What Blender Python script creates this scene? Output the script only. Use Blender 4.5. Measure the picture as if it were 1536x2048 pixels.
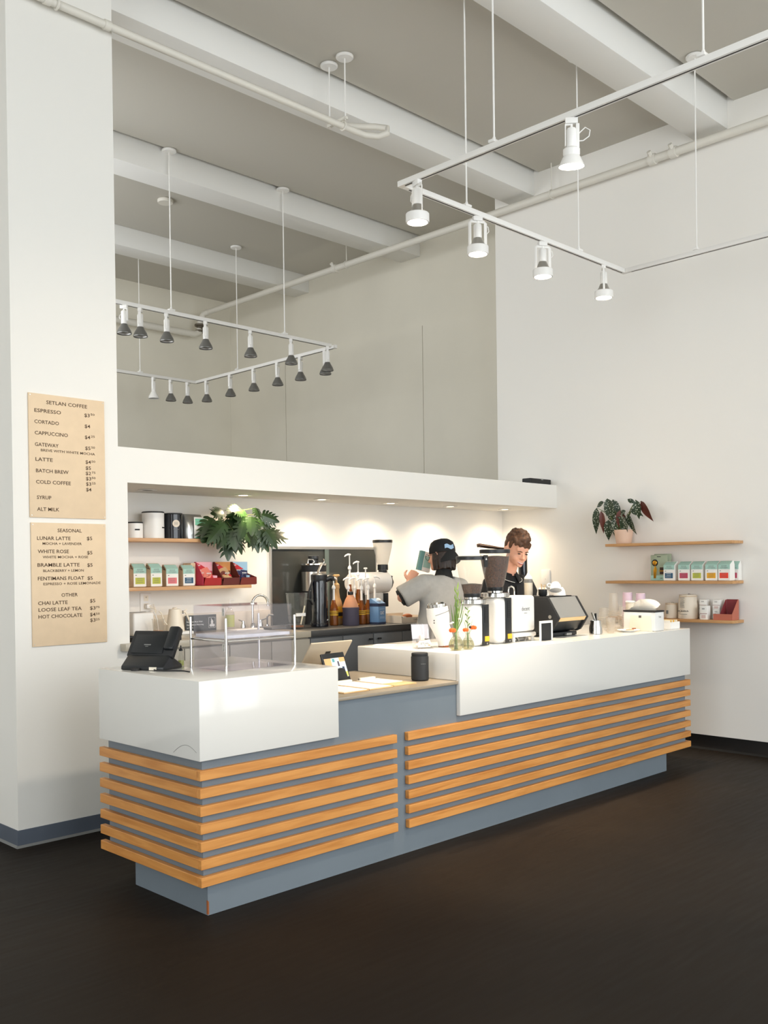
import bpy, bmesh, math, random
from mathutils import Vector, Matrix
for _o in list(bpy.data.objects):
    bpy.data.objects.remove(_o)
random.seed(7)
SC = bpy.context.scene
COL = SC.collection
PI = math.pi

# ------------------------------------------------------------------ camera
CAM_POS = (-2.4453, -3.6437, 1.5751)
cd = bpy.data.cameras.new('camera')
cd.sensor_fit = 'HORIZONTAL'; cd.sensor_width = 36.0
cd.lens = 1920.333 * 36.0 / 1536.0
cd.shift_y = 126.66 / 1536.0
cd.clip_start = 0.05; cd.clip_end = 100
cam = bpy.data.objects.new('camera', cd); COL.objects.link(cam)
cam.matrix_world = Matrix(((0.7085134, 0.0147223, -0.7055438, CAM_POS[0]),
                           (-0.7055791, -0.0035241, -0.7086224, CAM_POS[1]),
                           (-0.0129189, 0.9998854, 0.0078909, CAM_POS[2]), (0, 0, 0, 1)))
SC.camera = cam
# ------------------------------------------------------------------ world, daylight, exposure
w = bpy.data.worlds.new('overcast_sky'); SC.world = w; w.use_nodes = True
w.node_tree.nodes['Background'].inputs[0].default_value = (0.86, 0.93, 1.0, 1)
w.node_tree.nodes['Background'].inputs[1].default_value = 1.0
SC.view_settings.view_transform = 'Standard'
SC.view_settings.look = 'None'
SC.view_settings.gamma = 1.0
SC.view_settings.use_curve_mapping = False
SC.view_settings.exposure = -0.05
SC.cycles.transparent_max_bounces = 32
SC.cycles.diffuse_bounces = 6
WINDOWS = [(-2.9, -0.4), (-0.1, 2.4), (2.7, 5.0)]     # x ranges of the street windows behind the camera
WIN_Y = -7.2; WIN_Z = (0.15, 5.0)
def area_light(name, loc, rot, sx, sy, power, col):
    l = bpy.data.lights.new(name, 'AREA'); l.shape = 'RECTANGLE'; l.size = sx; l.size_y = sy; l.energy = power; l.color = col
    o = bpy.data.objects.new(name, l); COL.objects.link(o); o.location = loc; o.rotation_euler = rot
    return o
DAY = 150.0
for i, (a, b) in enumerate(WINDOWS):
    area_light('window_daylight', ((a + b) / 2, WIN_Y + 0.02, sum(WIN_Z) / 2), (PI / 2, 0, 0), b - a - .1, WIN_Z[1] - WIN_Z[0] - .1, DAY * (b - a) / 2.6, (0.93, 0.97, 1.0))
area_light('window_daylight', (-7.48, -3.0, 2.6), (PI / 2, 0, -PI / 2), 5.0, 3.6, 270.0, (0.93, 0.97, 1.0))

area_light('loft_fill_light', (.02, 5.0, 3.75), (PI / 2, 0, -PI / 2), 3.5, 2.2, 95.0, (0.96, 0.98, 1.0))  # fill light added to brighten the loft, set at an invented window
# ------------------------------------------------------------------ helpers
def lin(c):
    def f(v):
        v /= 255.0
        return v / 12.92 if v <= 0.04045 else ((v + 0.055) / 1.055) ** 2.4
    return (f(c[0]), f(c[1]), f(c[2]), 1.0)
M = {}
def mat(name, col, rough=0.5, metal=0.0, spec=0.5, bump=0.0, bscale=200, var=0.0, vscale=3.0, emit=0.0, trans=0.0, coat=0.0, ecol=None):
    m = bpy.data.materials.new(name); m.use_nodes = True
    nt = m.node_tree; b = nt.nodes['Principled BSDF']
    b.inputs['Base Color'].default_value = lin(col)
    b.inputs['Roughness'].default_value = rough
    b.inputs['Metallic'].default_value = metal
    b.inputs['Specular IOR Level'].default_value = spec
    b.inputs['Transmission Weight'].default_value = trans
    b.inputs['Coat Weight'].default_value = coat
    if emit:
        b.inputs['Emission Color'].default_value = lin(ecol or col); b.inputs['Emission Strength'].default_value = emit
    if var or bump:
        tc = nt.nodes.new('ShaderNodeTexCoord')
    if var:
        n = nt.nodes.new('ShaderNodeTexNoise'); n.inputs['Scale'].default_value = vscale; n.inputs['Detail'].default_value = 4
        nt.links.new(tc.outputs['Object'], n.inputs['Vector'])
        r = nt.nodes.new('ShaderNodeValToRGB')
        c1 = lin([max(0, v * (1 - var)) for v in col]); c2 = lin([min(255, v * (1 + var)) for v in col])
        r.color_ramp.elements[0].color = c1; r.color_ramp.elements[1].color = c2
        r.color_ramp.elements[0].position = .3; r.color_ramp.elements[1].position = .7
        nt.links.new(n.outputs['Fac'], r.inputs[0]); nt.links.new(r.outputs[0], b.inputs['Base Color'])
    if bump:
        n2 = nt.nodes.new('ShaderNodeTexNoise'); n2.inputs['Scale'].default_value = bscale; n2.inputs['Detail'].default_value = 3
        nt.links.new(tc.outputs['Object'], n2.inputs['Vector'])
        bp = nt.nodes.new('ShaderNodeBump'); bp.inputs['Strength'].default_value = bump; bp.inputs['Distance'].default_value = .002
        nt.links.new(n2.outputs['Fac'], bp.inputs['Height']); nt.links.new(bp.outputs[0], b.inputs['Normal'])
    M[name] = m
    return m
def wood(name, col, dark, axis=0, scale=6.0, rough=0.45, randomize=True):
    m = mat(name, col, rough); nt = m.node_tree; b = nt.nodes['Principled BSDF']
    tc = nt.nodes.new('ShaderNodeTexCoord'); mp = nt.nodes.new('ShaderNodeMapping')
    s = [scale * 6] * 3; s[axis] = scale * .5
    mp.inputs['Scale'].default_value = s
    oi = nt.nodes.new('ShaderNodeObjectInfo')
    vm = nt.nodes.new('ShaderNodeVectorMath'); vm.operation = 'MULTIPLY_ADD'
    vm.inputs[1].default_value = (1, 1, 1)
    cb = nt.nodes.new('ShaderNodeCombineXYZ'); mu = nt.nodes.new('ShaderNodeMath'); mu.operation = 'MULTIPLY'; mu.inputs[1].default_value = 17
    nt.links.new(oi.outputs['Random'], mu.inputs[0])
    for k in range(3): nt.links.new(mu.outputs[0], cb.inputs[k])
    nt.links.new(tc.outputs['Object'], vm.inputs[0]); nt.links.new(cb.outputs[0], vm.inputs[2])
    nt.links.new(vm.outputs[0], mp.inputs[0])
    n = nt.nodes.new('ShaderNodeTexNoise'); n.inputs['Scale'].default_value = 1; n.inputs['Detail'].default_value = 5; n.inputs['Distortion'].default_value = .6
    nt.links.new(mp.outputs[0], n.inputs['Vector'])
    r = nt.nodes.new('ShaderNodeValToRGB'); r.color_ramp.elements[0].color = lin(dark); r.color_ramp.elements[1].color = lin(col)
    r.color_ramp.elements[0].position = .25; r.color_ramp.elements[1].position = .62
    nt.links.new(n.outputs['Fac'], r.inputs[0]); nt.links.new(r.outputs[0], b.inputs['Base Color'])
    return m
def glass(name, tint=(235, 238, 236), opac=0.08, rough=0.02, refl=0.35):
    """thin clear plastic or glass: a tinted transparent sheet with a fresnel reflection"""
    m = bpy.data.materials.new(name); m.use_nodes = True; nt = m.node_tree
    for n in list(nt.nodes): nt.nodes.remove(n)
    out = nt.nodes.new('ShaderNodeOutputMaterial')
    tr = nt.nodes.new('ShaderNodeBsdfTransparent'); tr.inputs[0].default_value = lin(tint)
    gl = nt.nodes.new('ShaderNodeBsdfGlossy'); gl.inputs['Roughness'].default_value = rough
    df = nt.nodes.new('ShaderNodeBsdfDiffuse'); df.inputs[0].default_value = lin(tint)
    lw = nt.nodes.new('ShaderNodeLayerWeight'); lw.inputs[0].default_value = .5
    pw = nt.nodes.new('ShaderNodeMath'); pw.operation = 'POWER'; pw.inputs[1].default_value = 4.0
    ma = nt.nodes.new('ShaderNodeMath'); ma.operation = 'MULTIPLY_ADD'; ma.inputs[1].default_value = refl; ma.inputs[2].default_value = .03
    nt.links.new(lw.outputs['Facing'], pw.inputs[0]); nt.links.new(pw.outputs[0], ma.inputs[0])
    m1 = nt.nodes.new('ShaderNodeMixShader'); m1.inputs[0].default_value = opac
    m2 = nt.nodes.new('ShaderNodeMixShader')
    nt.links.new(tr.outputs[0], m1.inputs[1]); nt.links.new(df.outputs[0], m1.inputs[2])
    nt.links.new(ma.outputs[0], m2.inputs[0]); nt.links.new(m1.outputs[0], m2.inputs[1]); nt.links.new(gl.outputs[0], m2.inputs[2])
    nt.links.new(m2.outputs[0], out.inputs[0])
    M[name] = m
    return m

class MB:
    def __init__(s): s.v = []; s.f = []
    def add(s, vs, fs):
        o = len(s.v); s.v += [tuple(v) for v in vs]; s.f += [tuple(i + o for i in f) for f in fs]; return s
    def box(s, x0, x1, y0, y1, z0, z1, T=None):
        vs = [Vector(q) for q in ((x0, y0, z0), (x1, y0, z0), (x1, y1, z0), (x0, y1, z0), (x0, y0, z1), (x1, y0, z1), (x1, y1, z1), (x0, y1, z1))]
        if T is not None: vs = [T @ q for q in vs]
        return s.add(vs, [(0, 3, 2, 1), (4, 5, 6, 7), (0, 1, 5, 4), (1, 2, 6, 5), (2, 3, 7, 6), (3, 0, 4, 7)])
    def cbox(s, c, d, T=None):
        return s.box(c[0] - d[0] / 2, c[0] + d[0] / 2, c[1] - d[1] / 2, c[1] + d[1] / 2, c[2] - d[2] / 2, c[2] + d[2] / 2, T)
    def lathe(s, prof, n=20, c=(0, 0, 0), T=None, cap0=True, cap1=True, sx=1, sy=1):
        vs = []
        for r, z in prof:
            for k in range(n):
                a = 2 * PI * k / n
                vs.append(Vector((c[0] + r * math.cos(a) * sx, c[1] + r * math.sin(a) * sy, c[2] + z)))
        if T is not None: vs = [T @ q for q in vs]
        fs = []
        for i in range(len(prof) - 1):
            for k in range(n):
                k2 = (k + 1) % n
                fs.append((i * n + k, i * n + k2, (i + 1) * n + k2, (i + 1) * n + k))
        if cap0: fs.append(tuple(range(n))[::-1])
        if cap1: fs.append(tuple((len(prof) - 1) * n + k for k in range(n)))
        return s.add(vs, fs)
    def cyl(s, p0, p1, r0, r1=None, n=12):
        return s.tube([p0, p1], [r0, r0 if r1 is None else r1], n)
    def tube(s, pts, r, n=8, side=None, closed=False):
        pts = [Vector(q) for q in pts]; m = len(pts)
        rr = r if isinstance(r, (list, tuple)) else [r] * m
        vs = []; prev = None
        for i in range(m):
            if closed: d = pts[(i + 1) % m] - pts[i - 1]
            else: d = pts[min(i + 1, m - 1)] - pts[max(i - 1, 0)]
            d.normalize()
            if prev is None:
                u = Vector(side) if side else (Vector((0, 0, 1)) if abs(d.z) < .9 else Vector((1, 0, 0)))
            else: u = prev
            u = (u - d * u.dot(d))
            if u.length < 1e-6: u = d.orthogonal()
            u.normalize(); prev = u; v = d.cross(u)
            q = rr[i]; ra, rb = q if isinstance(q, (list, tuple)) else (q, q)
            for k in range(n):
                a = 2 * PI * k / n
                vs.append(pts[i] + u * ra * math.cos(a) + v * rb * math.sin(a))
        fs = []
        for i in range(m if closed else m - 1):
            for k in range(n):
                k2 = (k + 1) % n; j = (i + 1) % m
                fs.append((i * n + k, i * n + k2, j * n + k2, j * n + k))
        if not closed: fs += [tuple(range(n))[::-1], tuple((m - 1) * n + k for k in range(n))]
        return s.add(vs, fs)
    def prism(s, poly, a, b, plane='xz', T=None):
        n = len(poly)
        def q(u, v, t): return Vector((u, t, v)) if plane == 'xz' else (Vector((t, u, v)) if plane == 'yz' else Vector((u, v, t)))
        vs = [q(u, v, a) for u, v in poly] + [q(u, v, b) for u, v in poly]
        if T is not None: vs = [T @ x for x in vs]
        fs = [tuple(range(n))[::-1], tuple(range(n, 2 * n))] + [(i, (i + 1) % n, n + (i + 1) % n, n + i) for i in range(n)]
        return s.add(vs, fs)
    def ell(s, c, r, n=12, m=8, T=None):
        r = r if isinstance(r, (list, tuple)) else (r, r, r)
        prof = [(math.cos(-PI / 2 + PI * i / m), math.sin(-PI / 2 + PI * i / m)) for i in range(1, m)]
        vs = [Vector((0, 0, -r[2]))]
        for cr, sz in prof:
            for k in range(n):
                a = 2 * PI * k / n; vs.append(Vector((r[0] * cr * math.cos(a), r[1] * cr * math.sin(a), r[2] * sz)))
        vs.append(Vector((0, 0, r[2])))
        if T is not None: vs = [T @ q for q in vs]
        vs = [q + Vector(c) for q in vs]
        fs = [(0, 1 + (k + 1) % n, 1 + k) for k in range(n)]
        for i in range(m - 2):
            for k in range(n):
                k2 = (k + 1) % n; fs.append((1 + i * n + k, 1 + i * n + k2, 1 + (i + 1) * n + k2, 1 + (i + 1) * n + k))
        L = len(vs) - 1
        fs += [(L, 1 + (m - 2) * n + k, 1 + (m - 2) * n + (k + 1) % n) for k in range(n)]
        return s.add(vs, fs)
    def mesh(s, name, bevel=0, seg=2, sharp=35, recalc=True):
        me = bpy.data.meshes.new(name); me.from_pydata(s.v, [], s.f)
        bm = bmesh.new(); bm.from_mesh(me)
        if recalc: bmesh.ops.recalc_face_normals(bm, faces=bm.faces)
        if bevel:
            ed = [e for e in bm.edges if len(e.link_faces) == 2 and e.calc_face_angle(0) > .6]
            bmesh.ops.bevel(bm, geom=ed, offset=bevel, segments=seg, profile=.5, affect='EDGES', clamp_overlap=True)
        bm.to_mesh(me); bm.free()
        for pl in me.polygons: pl.use_smooth = True
        me.set_sharp_from_angle(angle=math.radians(sharp))
        return me
    def build(s, name, m, parent=None, bevel=0, seg=2, sharp=35, loc=None, recalc=True):
        me = s.mesh(name, bevel, seg, sharp, recalc)
        me.materials.append(M[m] if isinstance(m, str) else m)
        return link(name, me, parent, loc)
def link(name, me, parent=None, loc=None):
    o = bpy.data.objects.new(name, me); COL.objects.link(o)
    if parent is not None: o.parent = parent
    if loc is not None: o.location = loc
    return o
def tag(o, label, cat=None, group=None, kind=None):
    if label: o['label'] = label
    if cat: o['category'] = cat
    if group: o['group'] = group
    if kind: o['kind'] = kind
    return o
def thing(name, label, cat, loc=(0, 0, 0), rz=0.0, group=None):
    o = bpy.data.objects.new(name, None); COL.objects.link(o); o.empty_display_size = .05
    o.location = loc; o.rotation_euler = (0, 0, rz)
    return tag(o, label, cat, group)
def struct(o, label=None): return tag(o, label, None, None, 'structure')
def dup(root, loc, rz, label, group=None):
    def cp(o, par):
        c = o.copy(); COL.objects.link(c); c.parent = par
        for ch in list(o.children): cp(ch, c)
        return c
    r = cp(root, None); r.location = loc; r.rotation_euler = (0, 0, rz); r['label'] = label
    if group: r['group'] = group
    return r
def box(name, m, parent, x0, x1, y0, y1, z0, z1, bevel=0, seg=2):
    return MB().box(x0, x1, y0, y1, z0, z1).build(name, m, parent, bevel, seg)
_tc = {}
def text(parent, s, x, y, z, h, m, width=None, align='LEFT', name='lettering', T=None, space=1.0):
    """flat printed lettering in the local xz plane, facing -y; x,z = left end of the baseline, h = capital height"""
    key = (s, space)
    if key not in _tc:
        cu = bpy.data.curves.new('t', 'FONT'); cu.body = s; cu.size = 1.0; cu.space_character = space; cu.resolution_u = 2; cu.fill_mode = 'FRONT'
        cu.offset = 0.012
        ob = bpy.data.objects.new('t', cu); COL.objects.link(ob)
        bpy.context.view_layer.update()
        me = bpy.data.meshes.new_from_object(ob.evaluated_get(bpy.context.evaluated_depsgraph_get()))
        bpy.data.objects.remove(ob); bpy.data.curves.remove(cu)
        xs = [v.co.x for v in me.vertices]; _tc[key] = (me, min(xs), max(xs))
    me, a, b = _tc[key]
    sy = h / 0.70; sx = (width / (b - a)) if width else sy
    n = bpy.data.meshes.new(name)
    off = {'LEFT': 0, 'CENTER': -(b - a) * sx / 2}[align]
    vs = []
    for v in me.vertices:
        q = Vector((x + off + (v.co.x - a) * sx, y, z + v.co.y * sy)); vs.append(T @ q if T is not None else q)
    n.from_pydata(vs, [], [tuple(p.vertices) for p in me.polygons])
    n.materials.append(M[m]); n.update()
    return link(name, n, parent)
def remeshed(name, mb, m, parent, vox=0.008, smooth=4, fac=.5):
    """joins overlapping closed shapes into one continuous skin"""
    me = bpy.data.meshes.new('tmp'); me.from_pydata(mb.v, [], mb.f)
    bm = bmesh.new(); bm.from_mesh(me); bmesh.ops.recalc_face_normals(bm, faces=bm.faces); bm.to_mesh(me); bm.free()
    ob = bpy.data.objects.new('tmp', me); COL.objects.link(ob)
    md = ob.modifiers.new('r', 'REMESH'); md.mode = 'VOXEL'; md.voxel_size = vox
    bpy.context.view_layer.update()
    out = bpy.data.meshes.new_from_object(ob.evaluated_get(bpy.context.evaluated_depsgraph_get()))
    bpy.data.objects.remove(ob)
    bm = bmesh.new(); bm.from_mesh(out)
    for _ in range(smooth): bmesh.ops.smooth_vert(bm, verts=bm.verts, factor=fac, use_axis_x=True, use_axis_y=True, use_axis_z=True)
    bm.to_mesh(out); bm.free()
    for p in out.polygons: p.use_smooth = True
    out.name = name; out.materials.clear(); out.materials.append(M[m])
    return link(name, out, parent)

# ------------------------------------------------------------------ materials
mat('wall_paint', (238, 235, 229), .85, bump=.08, bscale=120)
mat('pillar_paint', (232, 230, 224), .8, bump=.08, bscale=120)
mat('ceiling_paint', (194, 190, 180), .9, bump=.1, bscale=60)
mat('beam_paint', (232, 231, 227), .8)
mat('loft_paint', (224, 219, 205), .9, bump=.08, bscale=60, var=.015, vscale=1.2)
mat('white_metal', (236, 234, 230), .4)
mat('pipe_paint', (220, 216, 206), .5)
mat('pipe_dark', (96, 88, 74), .7)
mat('dark_slot', (46, 42, 38), .6)
mat('grey_base', (86, 94, 106), .6, var=.05)
mat('black_base', (22, 23, 24), .35)
mat('caulk', (120, 121, 120), .8)
mat('solid_white', (224, 222, 216), .16, spec=.5, coat=.2)
mat('counter_grey', (112, 122, 130), .55, var=.02, vscale=2, bump=.06, bscale=150)
mat('laminate_tan', (150, 138, 120), .3)
mat('cabinet_dark', (98, 101, 104), .5, var=.02)
mat('cabinet_light', (168, 162, 150), .5, var=.02)
mat('bar_top', (60, 60, 60), .4)
mat('bar_top_light', (176, 168, 152), .25)
wood('slat_x', (214, 150, 80), (186, 120, 54), 0, 5)
wood('slat_y', (214, 150, 80), (186, 120, 54), 1, 5)
wood('shelf_wood', (214, 168, 122), (190, 140, 94), 0, 6)
wood('shelf_wood_y', (204, 156, 104), (178, 128, 78), 1, 6)
wood('board_wood', (226, 190, 140), (206, 166, 112), 0, 9)
mat('menu_panel', (224, 200, 168), .75, var=.012, vscale=14, bump=.25, bscale=320)
mat('menu_letters', (74, 50, 26), .7)
mat('ink_black', (28, 28, 30), .7)
mat('ink_white', (240, 240, 236), .7)
mat('ink_grey', (120, 120, 118), .7)
mat('black_plastic', (22, 25, 28), .38)
mat('black_matte', (26, 27, 29), .6)
mat('black_gloss', (12, 16, 26), .1, coat=.4)
mat('rubber', (34, 33, 33), .7)
mat('chrome', (214, 212, 208), .12, metal=1)
mat('steel', (188, 182, 172), .3, metal=1)
mat('satin_steel', (200, 198, 194), .42, metal=1)
mat('lamp_grey', (122, 121, 118), .35, metal=.5)
mat('white_plastic', (242, 240, 236), .35)
mat('cream_plastic', (242, 232, 214), .45)
mat('white_paper', (246, 243, 236), .85)
mat('tissue', (248, 240, 226), .9, bump=.3, bscale=60)
mat('beige_metal', (196, 182, 160), .4)
mat('yellow_sticker', (248, 184, 40), .5)
mat('lens_lit', (255, 246, 226), .4, emit=14.0)
mat('lens_warm', (255, 226, 180), .4, emit=16.0)
mat('lens_off', (60, 55, 50), .4)
glass('acrylic', (249, 248, 250), .012, .03, .5)
glass('clear_glass', (248, 249, 247), .02, .02, .5)
glass('hopper_plastic', (247, 246, 243), .06, .05, .4)
glass('frosted_plastic', (236, 234, 230), .35, .15, .3)
glass('vase_glass', (238, 239, 232), .07, .03, .6)
glass('vase_water', (228, 224, 200), .06, .05, .3)
glass('cup_plastic', (246, 243, 238), .14, .08, .4)
glass('amber_glass', (190, 120, 52), .3, .05, .3)
glass('dark_pane', (60, 66, 64), .5, .03, .4)
mat('marble', (224, 226, 230), .25, var=.05, vscale=9)
mat('coffee_beans', (70, 42, 24), .45, var=.45, vscale=110, bump=1.0, bscale=130)
mat('mint', (168, 206, 194), .7)
mat('mint_dark', (122, 196, 164), .6)
mat('kraft', (214, 190, 158), .8, var=.05, vscale=20)
mat('foil', (176, 178, 176), .28, metal=.8, bump=.8, bscale=30)
mat('bag_white', (240, 238, 232), .6)
for nme, c in (('lime', (186, 190, 74)), ('rose', (224, 118, 124)), ('navy', (34, 84, 116)), ('berry', (190, 70, 98)), ('gold', (226, 164, 30)), ('red', (236, 66, 44)),
               ('choc_red', (206, 34, 46)), ('choc_rose', (206, 62, 92)), ('choc_salmon', (240, 136, 116)), ('choc_pink', (240, 176, 186)), ('choc_tan', (214, 170, 120)), ('choc_orange', (222, 150, 84)),
               ('choc_brown', (126, 58, 42)), ('choc_navy', (42, 46, 88)), ('choc_sky', (160, 200, 224)), ('choc_tray', (164, 22, 20)), ('choc_tray2', (96, 28, 18)), ('choc_tray3', (116, 34, 20)),
               ('sage', (158, 170, 146)), ('brass', (206, 152, 48)), ('maroon', (134, 52, 56)), ('terracotta_box', (186, 106, 84)), ('orange_drink', (236, 160, 72)), ('soap_green', (196, 200, 110)),
               ('label_yellow', (232, 182, 48)), ('syrup_dark', (86, 38, 14)), ('syrup_amber', (150, 84, 24)), ('sauce_tan', (196, 156, 104)), ('jug_peach', (206, 146, 110)), ('jug_purple', (74, 68, 84)),
               ('oat_blue', (112, 152, 196)), ('oat_navy', (40, 54, 84)), ('oat_pale', (176, 202, 226)), ('petal_orange', (238, 106, 40)), ('petal_white', (244, 240, 226)), ('stem_green', (98, 130, 58)), ('reed_green', (132, 160, 76)),
               ('pot_pink', (218, 186, 164)), ('soil', (54, 38, 28)), ('teal_book', (112, 160, 156)), ('cap_patch', (150, 182, 212)), ('linen', (226, 214, 196)), ('purple_cup', (206, 182, 196)), ('teal_label', (84, 150, 160)),
               ('tan_wood', (150, 84, 40)), ('dark_wood', (64, 40, 26))):
    mat(nme, c, .6)
M['brass'].node_tree.nodes['Principled BSDF'].inputs['Metallic'].default_value = .8
M['brass'].node_tree.nodes['Principled BSDF'].inputs['Roughness'].default_value = .3
mat('leaf_green', (36, 58, 26), .35, var=.3, vscale=9, coat=.15)
mat('stalk', (92, 104, 48), .5)
mat('skin', (226, 168, 140), .55, var=.03, vscale=12)
mat('lips', (196, 110, 100), .5)
mat('hair_brown', (74, 46, 25), .6, var=.3, vscale=60, bump=1.0, bscale=140)
mat('hair_dark', (40, 28, 22), .5, var=.3, vscale=60, bump=.9, bscale=140)
mat('shirt_grey', (168, 166, 162), .9, bump=.25, bscale=500, var=.02, vscale=30)
mat('shirt_black', (20, 20, 22), .85, bump=.2, bscale=500)
mat('trouser', (30, 30, 34), .9)
mat('cap_black', (18, 19, 20), .8, bump=.2, bscale=400)
mat('shoe', (30, 29, 28), .6)
# spotted begonia leaf: white dots above, red below
def begonia():
    m = mat('begonia_leaf', (46, 62, 40), .4); nt = m.node_tree; b = nt.nodes['Principled BSDF']
    tc = nt.nodes.new('ShaderNodeTexCoord'); vo = nt.nodes.new('ShaderNodeTexVoronoi'); vo.inputs['Scale'].default_value = 75
    nt.links.new(tc.outputs['Object'], vo.inputs['Vector'])
    r = nt.nodes.new('ShaderNodeValToRGB'); r.color_ramp.interpolation = 'CONSTANT'
    r.color_ramp.elements[0].color = lin((226, 228, 214)); r.color_ramp.elements[1].color = lin((42, 60, 38)); r.color_ramp.elements[1].position = .26
    nt.links.new(vo.outputs['Distance'], r.inputs[0])
    ge = nt.nodes.new('ShaderNodeNewGeometry'); mx = nt.nodes.new('ShaderNodeMix'); mx.data_type = 'RGBA'
    nt.links.new(ge.outputs['Backfacing'], mx.inputs[0]); nt.links.new(r.outputs[0], mx.inputs[6]); mx.inputs[7].default_value = lin((96, 46, 36))
    nt.links.new(mx.outputs[2], b.inputs['Base Color'])
begonia()
def floor_mat():
    m = mat('floor_vinyl', (60, 53, 48), .55, spec=.10); nt = m.node_tree; b = nt.nodes['Principled BSDF']
    tc = nt.nodes.new('ShaderNodeTexCoord')
    n = nt.nodes.new('ShaderNodeTexNoise'); n.inputs['Scale'].default_value = 1.1; n.inputs['Detail'].default_value = 8; n.inputs['Roughness'].default_value = .65
    n2 = nt.nodes.new('ShaderNodeTexNoise'); n2.inputs['Scale'].default_value = 14; n2.inputs['Detail'].default_value = 6
    mp = nt.nodes.new('ShaderNodeMapping'); mp.inputs['Rotation'].default_value = (0, 0, .5); mp.inputs['Scale'].default_value = (.25, 2.2, 1)
    nt.links.new(tc.outputs['Object'], n.inputs['Vector']); nt.links.new(tc.outputs['Object'], mp.inputs[0]); nt.links.new(mp.outputs[0], n2.inputs['Vector'])
    r = nt.nodes.new('ShaderNodeValToRGB'); r.color_ramp.elements[0].color = lin((27, 22, 18)); r.color_ramp.elements[1].color = lin((40, 33, 26))
    r.color_ramp.elements[0].position = .3; r.color_ramp.elements[1].position = .72
    ad = nt.nodes.new('ShaderNodeMath'); ad.operation = 'MULTIPLY_ADD'; ad.inputs[1].default_value = .35; 
    nt.links.new(n2.outputs['Fac'], ad.inputs[0]); 
    mu = nt.nodes.new('ShaderNodeMath'); mu.operation = 'MULTIPLY'; mu.inputs[1].default_value = .65
    nt.links.new(n.outputs['Fac'], mu.inputs[0]); nt.links.new(mu.outputs[0], ad.inputs[2])
    nt.links.new(ad.outputs[0], r.inputs[0]); nt.links.new(r.outputs[0], b.inputs['Base Color'])
    rr = nt.nodes.new('ShaderNodeMapRange'); rr.inputs['To Min'].default_value = .42; rr.inputs['To Max'].default_value = .62
    nt.links.new(n2.outputs['Fac'], rr.inputs[0]); nt.links.new(rr.outputs[0], b.inputs['Roughness'])
    bp = nt.nodes.new('ShaderNodeBump'); bp.inputs['Strength'].default_value = .08; bp.inputs['Distance'].default_value = .004
    nt.links.new(n2.outputs['Fac'], bp.inputs['Height']); nt.links.new(bp.outputs[0], b.inputs['Normal'])
floor_mat()

# ================================================================== THE SETTING
XL, XR, YB, YF, ZC = -7.5, 5.252, 2.388, -7.2, 5.396
PY = 1.723                       # plane of the pillar, soffit and bar niche front
struct(box('floor', 'floor_vinyl', None, XL, XR, YF, YB + .06, -.1, 0), 'dark brown sheet floor')
mat('loft_floor_dark', (92, 82, 68), .8)  # unseen floor, coloured dark to cut bounce light on the loft ceiling
struct(box('floor_loft', 'loft_floor_dark', None, .0, 5.766, YB + .062, 7.67, 2.2, 2.3), 'floor of the open loft above the bar')
wr = struct(box('wall_right', 'wall_paint', None, XR, XR + .16, YF, 2.43, 0, 5.7), 'tall white side wall')
MB().box(XR + .161, 5.9, 2.39, 2.43, 2.3, 5.7).build('return', 'wall_paint', wr)
wb = struct(box('wall_back', 'wall_paint', None, .652, XR, YB, YB + .06, 0, 2.127), 'white wall of the bar niche')
wp = MB().box(-.077, .59, PY, 2.52, 0, 5.7).box(.59, .652, PY, 2.52, 0, 2.347)
struct(wp.build('wall_pillar', 'pillar_paint'), 'white pillar carrying the menus')
struct(box('wall_left_back', 'wall_paint', None, XL, -.077, 2.45, 2.55, 0, 5.7), 'wall beside the pillar')
lr = struct(box('wall_loft_right', 'loft_paint', None, 5.766, 5.9, 2.43, 7.8, 2.0, 5.7), 'side wall of the loft')
lb = struct(box('wall_loft_rear', 'loft_paint', None, .0, 5.766, 7.67, 7.8, 2.0, 5.7), 'rear wall of the loft')
struct(MB().box(-.1, .0, 2.521, 3.2, 2.0, 5.7).box(-.1, .0, 6.8, 7.8, 2.0, 5.7).box(-.1, .0, 3.2, 6.8, 2.0, 2.6).box(-.1, .0, 3.2, 6.8, 4.9, 5.7).build('wall_loft_left', 'loft_paint'), 'left wall of the loft with an added wide window')
m_ = MB().box(-.07, -.02, 3.2, 6.8, 2.6, 2.65).box(-.07, -.02, 3.2, 6.8, 4.85, 4.9)  # frame of the invented loft window, added around the fill light
for q in (3.2, 4.4, 5.6, 6.75): m_.box(-.07, -.02, q, q + .05, 2.6, 4.9)
wdw = struct(m_.build('window_6', 'lamp_grey'), 'added wide loft window, out of view')
box('pane', 'clear_glass', wdw, -.06, -.055, 3.2, 6.8, 2.6, 4.9)
for a, b in ((2.44, 3.895), (3.903, 6.40), (6.408, 7.655)):
    box('panel', 'loft_paint', lr, 5.742, 5.766, a, b, 2.3, 4.37)
for a, b in ((.02, 2.4), (2.408, 5.741)):
    box('panel', 'loft_paint', lb, a, b, 7.646, 7.67, 2.3, 4.39)
so = struct(box('trim_1', 'pillar_paint', None, .652, XR, PY, YB + .06, 2.127, 2.347), 'white soffit over the bar niche')
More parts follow.
